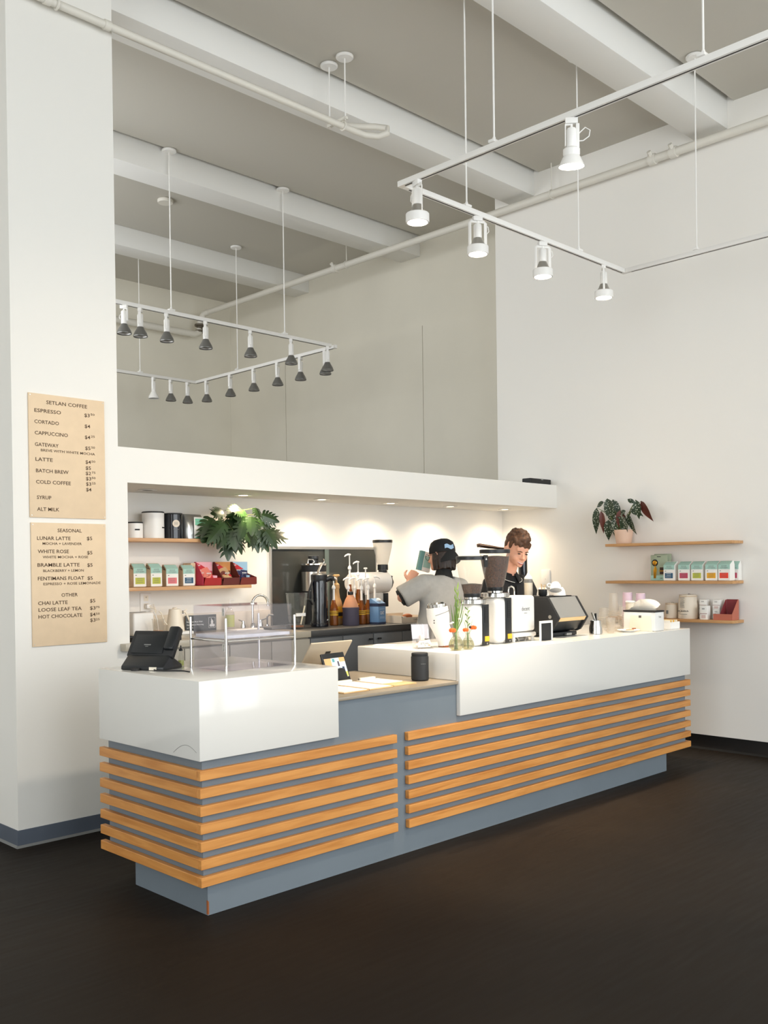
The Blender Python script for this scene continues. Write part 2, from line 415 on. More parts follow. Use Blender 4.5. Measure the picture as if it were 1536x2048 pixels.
# ceiling: panels with a shadow gap in front of each beam
ce = struct(box('ceiling', 'ceiling_paint', None, XL, 5.9, YF, 7.8, 5.46, 5.6), 'pale ceiling between deep white beams')
BE = [(-5.96, -5.65), (-3.98, -3.67), (-2.0, -1.69), (-.021, .277), (1.943, 2.251), (3.941, 4.251), (5.924, 6.218)]
prev = YF
for i, (a, b) in enumerate(BE):
    xe = XR if b < 2.4 else 5.766
    x0 = XL if b < 2.4 else 0.0
    box('beam', 'beam_paint', ce, x0, xe, a, b, 5.18, 5.459, .004)
    box('ceiling_panel', 'ceiling_paint', ce, x0, xe, prev + .005, a - (.055 if a < 4.5 else .004), 5.396, 5.445)
    prev = b
box('ceiling_panel', 'ceiling_paint', ce, 0, 5.766, prev + .005, 7.67, 5.396, 5.445)
# street side behind the camera, with tall windows
wf = MB(); xs = [XL] + [q for ab in WINDOWS for q in ab] + [XR]
wf.box(XL, XR, YF - .2, YF, 0, WIN_Z[0]).box(XL, XR, YF - .2, YF, WIN_Z[1], 5.7)
for i in range(0, len(xs), 2): wf.box(xs[i], xs[i + 1], YF - .2, YF, WIN_Z[0], WIN_Z[1])
struct(wf.build('wall_front', 'wall_paint'), 'street wall with tall windows')
for i, (a, b) in enumerate(WINDOWS):
    m_ = MB().box(a, b, YF - .12, YF - .06, WIN_Z[0], WIN_Z[0] + .05).box(a, b, YF - .12, YF - .06, WIN_Z[1] - .05, WIN_Z[1])
    for q in (a, (a + b) / 2 - .025, b - .05): m_.box(q, q + .05, YF - .12, YF - .06, WIN_Z[0], WIN_Z[1])
    wdw = struct(m_.build('window_%d' % (i + 1), 'lamp_grey'), 'tall street window behind the camera')
    box('pane', 'clear_glass', wdw, a, b, YF - .095, YF - .09, WIN_Z[0], WIN_Z[1])
wl = MB().box(XL - .2, XL, YF, 2.55, 0, .8).box(XL - .2, XL, YF, 2.55, 4.4, 5.7).box(XL - .2, XL, YF, -5.5, .8, 4.4).box(XL - .2, XL, -.5, 2.55, .8, 4.4)
struct(wl.build('wall_left', 'wall_paint'), 'far left wall with a wide window')
m_ = MB().box(XL - .12, XL - .06, -5.5, -.5, .8, .85).box(XL - .12, XL - .06, -5.5, -.5, 4.35, 4.4)
for q in (-5.5, -3.9, -2.2, -.55): m_.box(XL - .12, XL - .06, q, q + .05, .8, 4.4)
wdw = struct(m_.build('window_4', 'lamp_grey'), 'wide side window')
box('pane', 'clear_glass', wdw, XL - .095, XL - .09, -5.5, -.5, .8, 4.4)
# baseboards
bb = MB().box(-.083, .652, PY - .006, PY - .0005, 0, .1).box(-.083, -.0775, PY - .0005, 2.448, 0, .1)
bo = struct(bb.build('baseboard_pillar', 'grey_base'), 'blue grey rubber base around the pillar')
MB().prism([(PY - .014, 0), (PY - .006, 0), (PY - .006, .014)], -.091, .652, 'yz').prism([(-.091, 0), (-.083, 0), (-.083, .014)], PY - .006, 2.448, 'xz').build('sealant', 'caulk', bo)
pr = [(XR - .045, .0), (XR - .0005, 0), (XR - .0005, .116), (XR - .008, .116), (XR - .012, .04), (XR - .022, .014)]
struct(MB().prism(pr, -7.1, YB - .75, 'xz').build('baseboard_right', 'black_base'), 'glossy black cove base along the side wall')
# dark interior window in the bar wall
WX0, WX1, WZ0, WZ1 = 2.29, 3.44, 1.13, 1.735
wd = MB()
wd.box(WX0 - .012, WX1 + .012, YB - .02, YB - .0005, WZ1, WZ1 + .022).box(WX0 - .012, WX0, YB - .02, YB - .0005, WZ0, WZ1).box(WX1, WX1 + .012, YB - .02, YB - .0005, WZ0, WZ1)
w6 = struct(wd.build('window_5', 'satin_steel'), 'dark sliding window in the bar wall')
mat('window_dark', (58, 60, 58), .12)
mat('window_edge', (96, 108, 104), .2)
box('pane', 'window_dark', w6, WX0, WX0 + .60, YB - .008, YB - .0005, WZ0, WZ1)
box('pane', 'window_dark', w6, WX0 + .56, WX1, YB - .016, YB - .0085, WZ0, WZ1)
box('pane_edge', 'window_edge', w6, WX0 + .56, WX0 + .605, YB - .0185, YB - .0165, WZ0, WZ1)

# ------------------------------------------------------------------ recessed downlights in the soffit
DL = [(1.03, False), (1.832, True), (2.60, True), (3.38, True), (4.15, True), (4.95, True)]
ords = ['unlit recessed downlight in the soffit nearest the pillar', 'lit recessed downlight in the soffit above the hanging plant', 'lit recessed downlight in the soffit above the black airpot',
        'lit recessed downlight in the soffit above the bulk grinder', 'lit recessed downlight in the soffit above the capped barista', 'lit recessed downlight in the soffit nearest the side wall']
for (x, on), lb_ in zip(DL, ords):
    t = thing('downlight', lb_, 'downlight', (x, 2.115, 2.127), 0, 'recessed downlights in the soffit')
    MB().lathe([(.034, -.001), (.062, -.001), (.066, -.003), (.064, -.006), (.036, -.0055)], 28, cap0=False, cap1=False).build('trim_ring', 'white_metal', t)
    MB().lathe([(.0, -.0012), (.036, -.0012), (.036, -.004), (0, -.004)], 20, cap0=False, cap1=False).build('lens', 'lens_warm' if on else 'lens_off', t)
    if on:
        l = bpy.data.lights.new('downlight_lamp', 'SPOT'); l.energy = 42; l.color = (1, .80, .57); l.spot_size = math.radians(145); l.spot_blend = 1.0; l.shadow_soft_size = .035
        lo = bpy.data.objects.new('downlight_lamp', l); COL.objects.link(lo); lo.parent = t; lo.location = (0, 0, -.012)

# ------------------------------------------------------------------ track lighting
TZ = 3.90
def rail(pts, root, nm='rail'):
    for a, b in zip(pts[:-1], pts[1:]):
        a = Vector(a); b = Vector(b)
        lo = Vector((min(a.x, b.x), min(a.y, b.y), 0)); hi = Vector((max(a.x, b.x), max(a.y, b.y), 0)); h = .018
        box(nm, 'white_metal', root, lo.x - h, hi.x + h, lo.y - h, hi.y + h, TZ, TZ + .034, .002)
        sx, sy = (.0, .011) if hi.x - lo.x > hi.y - lo.y else (.011, .0)
        box('slot', 'dark_slot', root, lo.x - .0 - (0 if sx == 0 else -.0) + (-.004 if sx else .03), hi.x + (.004 if sx else -.03), lo.y + (.03 if sx else -.004), hi.y + (-.03 if sx else .004), TZ - .0015, TZ - .0002)
def rods(root, lst):
    for x, y in lst:
        MB().cyl((x, y, TZ + .06), (x, y, ZC - .02), .0055, n=8).build('rod', 'white_metal', root)
        MB().lathe([(.06, 0), (.066, .006), (.066, .018), (.058, .0235)], 24, (x, y, ZC - .024)).build('canopy', 'white_metal', root)
        MB().box(x - .03, x + .03, y - .02, y + .02, TZ + .034, TZ + .05).lathe([(.012, 0), (.008, .02)], 10, (x, y, TZ + .05)).build('coupler', 'white_metal', root, .002)
tr1 = thing('track_rail', 'white suspended U shaped lighting track over the service counter', 'lighting track', (0, 0, 0))
rail([(1.805, -3.2, 0), (1.805, .43, 0)], tr1); rail([(1.842, .43, 0), (4.36, .43, 0)], tr1); rail([(4.36, -3.2, 0), (4.36, .392, 0)], tr1)
rods(tr1, [(1.805, -1.53), (1.805, -.29), (2.42, .43), (3.72, .43), (4.36, -.19), (4.36, -2.6)])
tr2 = thing('track_rail', 'white suspended lighting track hanging in the dim loft', 'lighting track', (0, 0, 0))
rail([(.9, 3.9, 0), (4.30, 3.9, 0)], tr2); rail([(4.38, 3.9, 0), (4.38, 6.50, 0)], tr2); rail([(1.2, 6.5, 0), (4.342, 6.5, 0)], tr2)
rods(tr2, [(2.38, 3.9), (3.70, 3.9), (4.38, 5.62), (3.60, 6.5), (2.9, 6.5)])

def lamp_yoke(label, loc, rz, lit=True, kind='yoke', group=None, tiltx=0, energy=60):
    t = thing('track_lamp', label, 'lamp', loc, rz, group)      # root at the top, where it plugs into the rail
    MB().box(-.032, .032, -.016, .016, -.03, 0).build('adapter', 'white_metal', t, .002)
    T = Matrix.Rotation(tiltx, 4, 'X')
    def B(mb):
        mb.v = [tuple(Matrix.Translation((0, 0, -.03)) @ T @ Vector(q)) for q in mb.v]; return mb
    if kind == 'yoke':
        B(MB().tube([(-.056, 0, -.19), (-.056, 0, -.012), (-.045, 0, -.002), (.045, 0, -.002), (.056, 0, -.012), (.056, 0, -.19)], [(.003, .011)] * 6, 8, (0, 0, 1))).build('yoke', 'white_metal', t)
        B(MB().lathe([(.024, -.115), (.027, -.11), (.027, -.03), (.022, -.022)], 18).cyl((0, 0, -.03), (0, 0, 0), .008)).build('socket', 'white_metal', t)
        B(MB().lathe([(.058, -.17), (.040, -.145), (.028, -.115)], 22, cap0=False)).build('bulb', 'satin_steel', t)
        B(MB().lathe([(.062, -.222), (.069, -.222), (.071, -.215), (.071, -.172), (.068, -.168), (.061, -.168), (.061, -.222)], 28, cap0=False, cap1=False)).build('housing', 'white_metal', t)
        B(MB().lathe([(0, -.2), (.058, -.198), (.0605, -.212), (.0605, -.218)], 24, cap0=False, cap1=False)).build('lens', 'lens_lit', t)
        B(MB().tube([(.05, 0, -.02), (.075, 0, -.035), (.08, 0, -.065), (.066, 0, -.08), (.058, 0, -.07)], .003, 6)).build('wire', 'white_metal', t)
        zl = -.228
    else:
        B(MB().lathe([(.023, -.135), (.026, -.13), (.026, -.03), (.021, -.02)], 18).cyl((0, 0, -.022), (0, 0, 0), .007)).build('socket', 'white_metal', t)
        B(MB().box(-.034, -.029, -.012, .012, -.11, 0).box(-.034, .0, -.006, .006, -.006, 0)).build('bracket', 'white_metal', t)
        if kind == 'cone':
            B(MB().lathe([(.042, -.158), (.044, -.15), (.044, -.125), (.03, -.115)], 22)).build('collar', 'white_metal', t)
            B(MB().box(.022, .040, -.012, .012, -.125, 0)).build('arm', 'white_metal', t, .002)
            B(MB().tube([(.035, 0, -.05), (.07, 0, -.02), (.095, 0, -.035), (.09, 0, -.065), (.06, 0, -.085), (.04, 0, -.085)], .003, 6)).build('wire', 'white_metal', t)
            B(MB().lathe([(.066, -.212), (.064, -.203), (.046, -.165), (.041, -.158)], 26, cap0=False)).build('shade', 'white_metal', t)
        else:
            B(MB().tube([(.026, 0, -.05), (.04, 0, -.055), (.044, 0, -.075), (.036, 0, -.09)], .003, 6)).build('wire', 'white_metal', t)
            B(MB().lathe([(.062, -.222), (.0645, -.214), (.056, -.19), (.036, -.155), (.027, -.135)], 24, cap0=False)).build('shade', 'white_metal' if kind == 'white' else 'lamp_grey', t)
        B(MB().lathe([(0, -.208), (.060, -.205), (.063, -.212)], 24, cap0=False, cap1=False)).build('lens', 'lens_lit' if lit else 'satin_steel', t)
        zl = -.224
    if lit and energy:
        l = bpy.data.lights.new('lamp_light', 'SPOT'); l.energy = energy; l.color = (1, .83, .62); l.spot_size = math.radians(48); l.spot_blend = .8; l.shadow_soft_size = .06
        lo = bpy.data.objects.new('lamp_light', l); COL.objects.link(lo); lo.parent = t
        lo.location = Matrix.Translation((0, 0, -.03)) @ T @ Vector((0, 0, zl)); lo.rotation_euler = (tiltx, 0, 0)
    return t
SPOT = 280
lamp_yoke('lit white track lamp at the near corner of the counter track', (1.805, .30, TZ), PI / 2 - .3, energy=SPOT)
lamp_yoke('lit white track lamp left of the middle on the counter track', (2.53, .43, TZ), -.5, energy=SPOT)
lamp_yoke('lit white track lamp right of the middle on the counter track', (3.26, .43, TZ), -.5, energy=SPOT)
lamp_yoke('lit white track lamp at the far right end of the counter track', (4.06, .43, TZ), .6, energy=SPOT)
lamp_yoke('lit cone shaped white track lamp with a looped wire, highest in view', (1.805, -.80, TZ), -.9, kind='cone', energy=SPOT, tiltx=.12)
lamp_yoke('lit track lamp turned towards the menus', (1.805, -2.35, TZ), .40, kind='cone', energy=0, tiltx=.95)
LG = 'unlit lamps on the loft track'
near = [('unlit loft lamp half hidden by the pillar edge', 1.90), ('dull grey loft lamp first right of the pillar on the near rail', 2.06), ('dull grey loft lamp second right of the pillar on the near rail', 2.33),
        ('dull grey loft lamp below the first hanging rod on the near rail', 2.75), ('dull grey loft lamp alone in the middle of the near rail', 3.27), ('dull grey loft lamp below the double rods on the near rail', 3.78)]
base = None
for lb_, x in near: lamp_yoke(lb_, (x, 3.9, TZ), .8 if x > 2 else 2.2, False, 'loft', LG)
lamp_yoke('dull grey loft lamp at the right corner of the loft track', (4.27, 3.9, TZ), .9, False, 'loft', LG)
for lb_, y in (('dull grey loft lamp tucked behind the corner lamp on the side rail', 4.06), ('dull grey loft lamp second from the corner on the side rail', 4.47), ('dull grey loft lamp third from the corner on the side rail', 4.87), ('dull grey loft lamp fourth from the corner on the side rail', 5.31),
                ('dull grey loft lamp fifth from the corner on the side rail', 5.77), ('dull grey loft lamp at the far end of the side rail', 6.26)):
    lamp_yoke(lb_, (4.38, y, TZ), .4, False, 'loft', LG)
for lb_, x, k in (('grey loft lamp rightmost on the far rail', 4.26, 'loft'), ('grey loft lamp in the middle on the far rail', 4.02, 'loft'), ('loft lamp with a white shade on the far rail', 3.78, 'white')):
    lamp_yoke(lb_, (x, 6.5, TZ), .6, False, k, LG)
# warm accent on the menus, from the lamp just out of view on the near arm of the track
l = bpy.data.lights.new('menu_spot', 'SPOT'); l.energy = 200; l.color = (1, .86, .70); l.spot_size = math.radians(74); l.spot_blend = .9; l.shadow_soft_size = .10
lo = bpy.data.objects.new('menu_spot', l); COL.objects.link(lo); lo.location = (1.73, -2.17, TZ - .17)
lo.rotation_euler = (Vector((.20, PY, .70)) - Vector(lo.location)).to_track_quat('-Z', 'Y').to_euler()

# ------------------------------------------------------------------ pipes
t = thing('sprinkler_pipe', 'long cream sprinkler pipe running along the side wall below the beams', 'pipe', (0, 0, 0))
MB().cyl((5.165, -4.0, 5.10), (5.165, 7.33, 5.10), .036, n=14).build('pipe', 'pipe_paint', t)
for y in (-.95, .42, .62, 4.75):
    MB().cyl((5.165, y - .03, 5.10), (5.165, y + .03, 5.10), .047, n=14).cyl((5.165, y, 5.10), (5.10, y, 5.15), .02, n=8).build('coupling', 'pipe_paint', t)
for y in (1.68, -1.0, 4.55):
    MB().cyl((5.165, y, 5.14), (5.165, y, 5.396), .006, n=6).tube([(5.165 + .042 * math.cos(a), y, 5.10 + .042 * math.sin(a)) for a in [k * PI / 6 for k in range(12)]], .005, 5, (0, 1, 0), True).build('hanger', 'pipe_paint', t)
MB().tube([(5.165, 7.33, 5.10), (5.15, 7.42, 5.09), (5.13, 7.47, 5.02), (5.12, 7.48, 4.93)], .04, 12).build('elbow', 'pipe_paint', t)
MB().lathe([(.06, 0), (.06, .03), (.04, .035), (.04, .08), (.07, .085), (.07, .11), (.03, .115), (.03, .2)], 14, (5.12, 7.48, 4.84)).build('valve', 'pipe_dark', t)
MB().tube([(2.5, 7.48, 4.80), (4.6, 7.48, 4.80), (5.02, 7.48, 4.80), (5.10, 7.48, 4.83), (5.12, 7.48, 4.88)], .045, 14).build('pipe', 'pipe_paint', t)
t = thing('sprinkler_pipe', 'cream pipe crossing in front of the pillar, ending in a bent loop', 'pipe', (0, 0, 0))
PZ, PYp = 4.885, 1.655
MB().tube([(-3.0, PYp, PZ), (2.55, PYp, PZ), (2.68, PYp - .005, PZ), (2.78, PYp - .05, PZ + .005), (2.80, PYp - .13, PZ + .02), (2.78, PYp - .02, PZ + .10), (2.70, PYp + .10, PZ + .12), (2.55, PYp + .17, PZ + .10)][:4] +
          [(2.83, PYp - .10, PZ + .03), (2.85, PYp - .08, PZ + .08), (2.82, PYp + .02, PZ + .115), (2.72, PYp + .12, PZ + .12), (2.62, PYp + .2, PZ + .12)], .024, 12).build('pipe', 'pipe_paint', t)
MB().box(2.44, 2.465, PYp - .05, PYp + .16, PZ + .035, PZ + .055).build('trapeze', 'pipe_paint', t)
for y in (PYp - .035, PYp + .14):
    MB().cyl((2.452, y, PZ + .03), (2.452, y, ZC - .02), .0055, n=8).build('rod', 'white_metal', t)
    MB().lathe([(.06, 0), (.066, .006), (.066, .018), (.058, .0235)], 24, (2.452, y, ZC - .024)).build('canopy', 'white_metal', t)
for x in (.2, 2.46):
    MB().tube([(x, PYp + .03 * math.cos(a), PZ + .03 * math.sin(a)) for a in [k * PI / 6 for k in range(12)]], .008, 6, (1, 0, 0), True).cyl((x, PYp, PZ + .03), (x, PYp + (.066 if x < 1 else 0), PZ + .045), .008, n=6).build('clamp', 'pipe_paint', t)
for x in (.14, .52): MB().cyl((x - .02, PYp, PZ), (x + .02, PYp, PZ), .03, n=12).build('coupling', 'pipe_paint', t)
t = MB().lathe([(.075, 0), (.08, .01), (.08, .03), (.07, .0385)], 22, (0, 0, -.0385)).build('junction_box', 'pipe_paint')
t.location = (2.99, 4.935, ZC); tag(t, 'small round junction box on the dark loft ceiling', 'junction box')
# black speaker on the soffit
t = thing('speaker_box', 'small black speaker box lying on the end of the soffit', 'speaker', (5.04, 1.80, 2.347))
MB().box(-.165, .165, -.05, .05, 0, .052).build('body', 'black_matte', t, .008)
MB().box(-.15, .15, -.052, -.0505, .006, .046).build('grille', 'rubber', t)
MB().box(.0, .03, -.0535, -.0525, .04, .045).build('badge', 'satin_steel', t)
# ------------------------------------------------------------------ menus
def menu(label, x0, x1, z0, z1, lines, title):
    t = thing('menu_board', label, 'menu board', (x0, PY, z0))
    box('panel', 'menu_panel', t, 0, x1 - x0, -.010, -.0005, 0, z1 - z0, .001)
    for a in (.01, x1 - x0 - .01):
        for b in (.012, z1 - z0 - .012):
            MB().tube([(a, -.0101, b), (a, -.0125, b)], .003, 8).build('pin', 'satin_steel', t)
    for s, a, b, z, h in lines:
        text(t, s, a - x0, -.0106, z - z0 - h / 2, h, 'menu_letters', b - a)

MENU_1 = [('SETLAN COFFEE', 0.126, 0.383, 2.567, 0.0205), ('ESPRESSO', 0.053, 0.216, 2.514, 0.0205), ('$3', 0.364, 0.399, 2.516, 0.0205), ('50', 0.405, 0.431, 2.524, 0.0125), ('CORTADO', 0.052, 0.202, 2.449, 0.0205), ('$4', 0.365, 0.401, 2.450, 0.0205), ('CAPPUCCINO', 0.053, 0.257, 2.384, 0.0205), ('$4', 0.365, 0.400, 2.384, 0.0205), ('25', 0.405, 0.430, 2.391, 0.0125), ('GATEWAY', 0.053, 0.198, 2.317, 0.0205), ('$5', 0.366, 0.401, 2.318, 0.0205), ('50', 0.406, 0.430, 2.325, 0.0125), ('BREVE WITH WHITE MOCHA', 0.088, 0.430, 2.285, 0.0145), ('LATTE', 0.055, 0.160, 2.231, 0.0205), ('$4', 0.367, 0.402, 2.235, 0.0205), ('50', 0.406, 0.431, 2.240, 0.0125), ('$5', 0.367, 0.402, 2.199, 0.0205), ('BATCH BREW', 0.057, 0.258, 2.165, 0.0205), ('$2', 0.367, 0.402, 2.167, 0.0205), ('75', 0.407, 0.431, 2.173, 0.0125), ('$3', 0.368, 0.402, 2.135, 0.0205), ('50', 0.406, 0.431, 2.141, 0.0125), ('COLD COFFEE', 0.056, 0.271, 2.100, 0.0205), ('$3', 0.368, 0.402, 2.103, 0.0205), ('25', 0.406, 0.431, 2.109, 0.0125), ('$4', 0.368, 0.403, 2.069, 0.0205), ('SYRUP', 0.060, 0.148, 2.010, 0.0205), ('ALT MILK', 0.060, 0.196, 1.942, 0.0205), ]
MENU_2 = [('SEASONAL', 0.183, 0.336, 1.820, 0.0205), ('LUNAR LATTE', 0.057, 0.264, 1.773, 0.0205), ('$5', 0.368, 0.403, 1.775, 0.0205), ('MOCHA + LAVENDER', 0.090, 0.335, 1.742, 0.0145), ('WHITE ROSE', 0.060, 0.252, 1.696, 0.0205), ('$5', 0.368, 0.403, 1.689, 0.0205), ('WHITE MOCHA + ROSE', 0.089, 0.375, 1.663, 0.0145), ('BRAMBLE LATTE', 0.057, 0.319, 1.617, 0.0205), ('$5', 0.368, 0.403, 1.615, 0.0205), ('BLACKBERRY + LEMON', 0.091, 0.345, 1.583, 0.0145), ('FENTIMANS FLOAT', 0.058, 0.347, 1.538, 0.0205), ('$5', 0.368, 0.403, 1.536, 0.0205), ('ESPRESSO + ROSE LEMONADE', 0.091, 0.454, 1.506, 0.0145), ('OTHER', 0.201, 0.304, 1.439, 0.0205), ('CHAI LATTE', 0.057, 0.239, 1.395, 0.0205), ('$5', 0.382, 0.417, 1.399, 0.0205), ('LOOSE LEAF TEA', 0.059, 0.328, 1.356, 0.0205), ('$3', 0.381, 0.418, 1.355, 0.0205), ('75', 0.421, 0.445, 1.359, 0.0125), ('HOT CHOCOLATE', 0.058, 0.331, 1.316, 0.0205), ('$4', 0.381, 0.417, 1.316, 0.0205), ('50', 0.420, 0.445, 1.319, 0.0125), ('$3', 0.381, 0.417, 1.282, 0.0205), ('25', 0.419, 0.444, 1.285, 0.0125), ]
menu('upper plywood menu board of coffee prices on the white pillar', .018, .496, 1.893, 2.612, MENU_1, 0)
menu('lower plywood menu board of seasonal drinks on the white pillar', .022, .493, 1.144, 1.863, MENU_2, 0)

# ================================================================== SERVICE COUNTER
ct = thing('service_counter', 'long service counter with white tops, blue grey body and orange wooden slats', 'counter', (0, 0, 0))
GY, GX = .030, .030
box('body', 'counter_grey', ct, GX, 4.525, GY, .872, .185, .893)
box('plinth', 'counter_grey', ct, .052, 4.225, .030, .66, 0, .185)
MB().prism([(.0515, .004), (.058, .004), (.0575, .062), (.0515, .068)], .0290, .040, 'xz').build('chip', 'tan_wood', ct)
box('low_top', 'laminate_tan', ct, .846, 1.80, .012, .90, .893, .910, .001)
# white left block
box('white_top', 'solid_white', ct, 0, .844, 0, .914, .712, 1.075, .004)
def arc():
    pts = [(-.0006, .215 - .19 * k / 12, .712 + .002 + .062 * math.sin(PI * (.08 + .72 * k / 12))) for k in range(13)]
    MB().tube(pts, .0009, 4).build('scuff', 'ink_grey', ct)
arc()
# white right block
MB().prism([(1.793, .03), (4.56, .03), (4.56, .905), (1.835, .905), (1.793, .862)], .9105, 1.07, 'xy').build('white_top', 'solid_white', ct, .004)
box('front_apron', 'solid_white', ct, 1.793, 4.56, 0, .0299, .708, 1.07, .004)
# slats, each a piece of its own
SH = .045; ZS = [.142 + k * (.624 - .142) / 6 for k in range(7)]
def shared(name, mb, m): 
    me = mb.mesh(name, .002, 1); me.materials.append(M[m]); return me
s1 = shared('slat', MB().box(0, 1.269, 0, .0295, 0, SH), 'slat_x'); s2 = shared('slat', MB().box(1.355, 4.56, 0, .0295, 0, SH), 'slat_x')
s3 = shared('slat', MB().box(0, .0295, .0300, .914, 0, SH), 'slat_y'); s4 = shared('slat', MB().box(4.5255, 4.56, .0300, .872, 0, SH), 'slat_y')
for z in ZS:
    for me in (s1, s2, s3, s4): link('slat', me, ct, (0, 0, z))

# ================================================================== BACK BAR
BZ = 1.125; BY = 1.655
bt = MB().box(.585, 2.08, BY, PY - .001, BZ - .045, BZ).box(.653, 2.08, PY - .001, YB - .021, BZ - .045, BZ)
tag(bt.build('worktop', 'bar_top_light', None, .003), 'pale worktop of the back bar beside the sink, left of the dark window', 'worktop')
tag(box('worktop', 'bar_top', None, 2.0805, 5.20, BY, YB - .021, BZ - .045, BZ, .003), 'dark grey worktop of the back bar under the dark window', 'worktop')
def cab(label, x0, x1, m, doors, z1=BZ - .0455):
    t = thing('base_cabinet', label, 'cabinet', (x0, BY + .012, 0))
    wdt = x1 - x0
    box('carcass', m, t, .001, wdt - .001, .02, PY - BY - .014 if x0 < .65 else YB - BY - .035, .0, z1)
    n = len(doors); d = wdt / n
    for i, kn in enumerate(doors):
        dr = box('door', m, t, i * d + .003, (i + 1) * d - .003, 0, .0195, .12, z1 - .012, .0015)
        if kn:
            kx = (i + 1) * d - .045 if kn > 0 else i * d + .045
            MB().tube([(kx, -.001, z1 - .05), (kx, -.018, z1 - .05)], .005, 8).tube([(kx - .016, -.02, z1 - .05), (kx + .016, -.02, z1 - .05)], .007, 8).build('knob', 'black_matte', dr)
    return t
cab('pale grey base cabinet of the back bar next to the pillar', .66, 1.37, 'cabinet_light', [0, 0])
cab('pale grey base cabinet of the back bar below the sink', 1.372, 2.08, 'cabinet_light', [0, 0])
cab('dark grey base cabinet below the airpots with a black knob', 2.082, 2.72, 'cabinet_dark', [0, 1])
cab('dark grey base cabinet below the syrup pumps', 2.722, 3.36, 'cabinet_dark', [-1, 0])
cab('dark grey base cabinet behind the capped barista', 3.362, 4.28, 'cabinet_dark', [0, 1])
cab('dark grey base cabinet nearest the side wall', 4.282, 5.19, 'cabinet_dark', [-1, 0])
tag(box('backsplash', 'cream_plastic', None, .653, 2.27, YB - .02, YB - .0005, BZ - .001, BZ + .13, .002), 'low cream backsplash behind the kettle and sink', 'backsplash')

# ================================================================== SHELVES
def shelf(label, m, x0, x1, y0, y1, z, th=.024):
    t = thing('wall_shelf', label, 'shelf', (x0, y0, z - th))
    box('board', m, t, 0, x1 - x0, 0, y1 - y0, 0, th, .002)
    return t
SZ1, SZ2 = 1.80, 1.462
SYF = 2.165
shelf('upper wooden shelf in the bar niche, carrying canisters', 'shelf_wood', .653, 1.83, SYF, YB - .0005, SZ1)
shelf('lower wooden shelf in the bar niche, carrying coffee bags and chocolate', 'shelf_wood', .653, 1.935, SYF, YB - .0005, SZ2)
RX = 5.05
RS = [(1.762, 'top wooden shelf on the side wall, carrying the spotted plant'), (1.432, 'middle wooden shelf on the side wall, carrying six coffee bags'), (1.108, 'bottom wooden shelf on the side wall, behind the napkin dispenser')]
for z, lb_ in RS: shelf(lb_, 'shelf_wood_y', RX, XR - .0005, -.12, 1.065, z)

# ================================================================== ON THE LEFT WHITE BLOCK (z 1.075)
LZ, HZ, LOZ = 1.0755, 1.0705, .9105
# card terminal with its cable
t = thing('payment_terminal', 'black tilted payment terminal on a wedge stand, on the left white block', 'terminal', (.165, .665, LZ), -1.13)
MB().prism([(-.09, 0), (.09, 0), (.085, .02), (-.02, .075), (-.088, .02)], -.125, .125, 'yz').build('base', 'black_plastic', t, .006)
Tm = Matrix.Translation((0, -.012, .062)) @ Matrix.Rotation(math.radians(-33), 4, 'X')
MB().box(-.135, .135, -.016, .016, -.005, .145, Tm).build('display', 'black_matte', t, .008)
MB().box(-.11, .075, -.021, -.0165, .01, .118, Tm).build('back_cover', 'black_plastic', t, .004)
MB().box(.078, .138, -.034, .014, .03, .165, Tm).build('card_reader', 'black_plastic', t, .012)
MB().box(-.045, -.005, -.0217, -.0212, .055, .061, Tm).box(-.035, -.018, -.0217, -.0212, .047, .050, Tm).build('print', 'ink_grey', t)
MB().lathe([(.022, 0), (.022, .012)], 14, (-.03, -.10, 0)).lathe([(.022, 0), (.022, .012)], 14, (.09, .06, 0)).build('foot', 'rubber', t)
MB().box(.045, .085, -.094, -.088, .003, .018).build('port_label', 'cream_plastic', t)
MB().tube([(.07, -.088, .006), (.10, -.115, .005), (.15, -.12, .005), (.20, -.10, .005), (.25, -.10, .005), (.30, -.13, .005)], .0035, 6).build('cable', 'black_matte', t)
# acrylic pastry case
CX0, CX1, CY0, CY1 = .312, .745, .225, .53
t = thing('pastry_case', 'two tier clear acrylic pastry case with chrome posts, on the left white block', 'display case', (CX0, CY0, LZ))
W_, D_ = CX1 - CX0, CY1 - CY0
for x, y in ((0, 0), (W_, 0), (0, D_), (W_, D_)):
    MB().cyl((x, y, 0), (x, y, .262), .0065, n=12).build('post', 'chrome', t)
for y in (0, D_): MB().cyl((.007, y, .150), (W_ - .007, y, .150), .005, n=10).build('rail', 'chrome', t)
for x in (0, W_): MB().cyl((x, .007, .150), (x, D_ - .007, .150), .005, n=10).build('rail', 'chrome', t)
def tier(z0, z1, full):
    e = .010; th = .004
    box('pane', 'acrylic', t, e, W_ - e, e, e + th, z0, z1); box('pane', 'acrylic', t, e, W_ - e, D_ - e - th, D_ - e, z0, z1)
    box('pane', 'acrylic', t, e, e + th, e + th + .0005, D_ - e - th - .0005, z0, z1); box('pane', 'acrylic', t, W_ - e - th, W_ - e, e + th + .0005, D_ - e - th - .0005, z0, z1)
    box('pane', 'acrylic', t, e, W_ - e, e, D_ - e, z1 + .0005, z1 + .0045)
tier(.002, .142, 0); tier(.158, .318, 1)
MB().box(.018, W_ - .018, .018, D_ - .018, .159, .176).build('marble_slab', 'marble', t, .002)
MB().box(.02, W_ - .02, .02, D_ - .02, .0005, .004).build('floor_pane', 'acrylic', t)
for z in (.098, .272): MB().box(.006, .0095, .022, .040, z, z + .038).tube([(.0055, .031, z + .01), (.002, .031, z + .01)], .005, 8).tube([(.0055, .031, z + .028), (.002, .031, z + .028)], .005, 8).build('hinge', 'satin_steel', t)
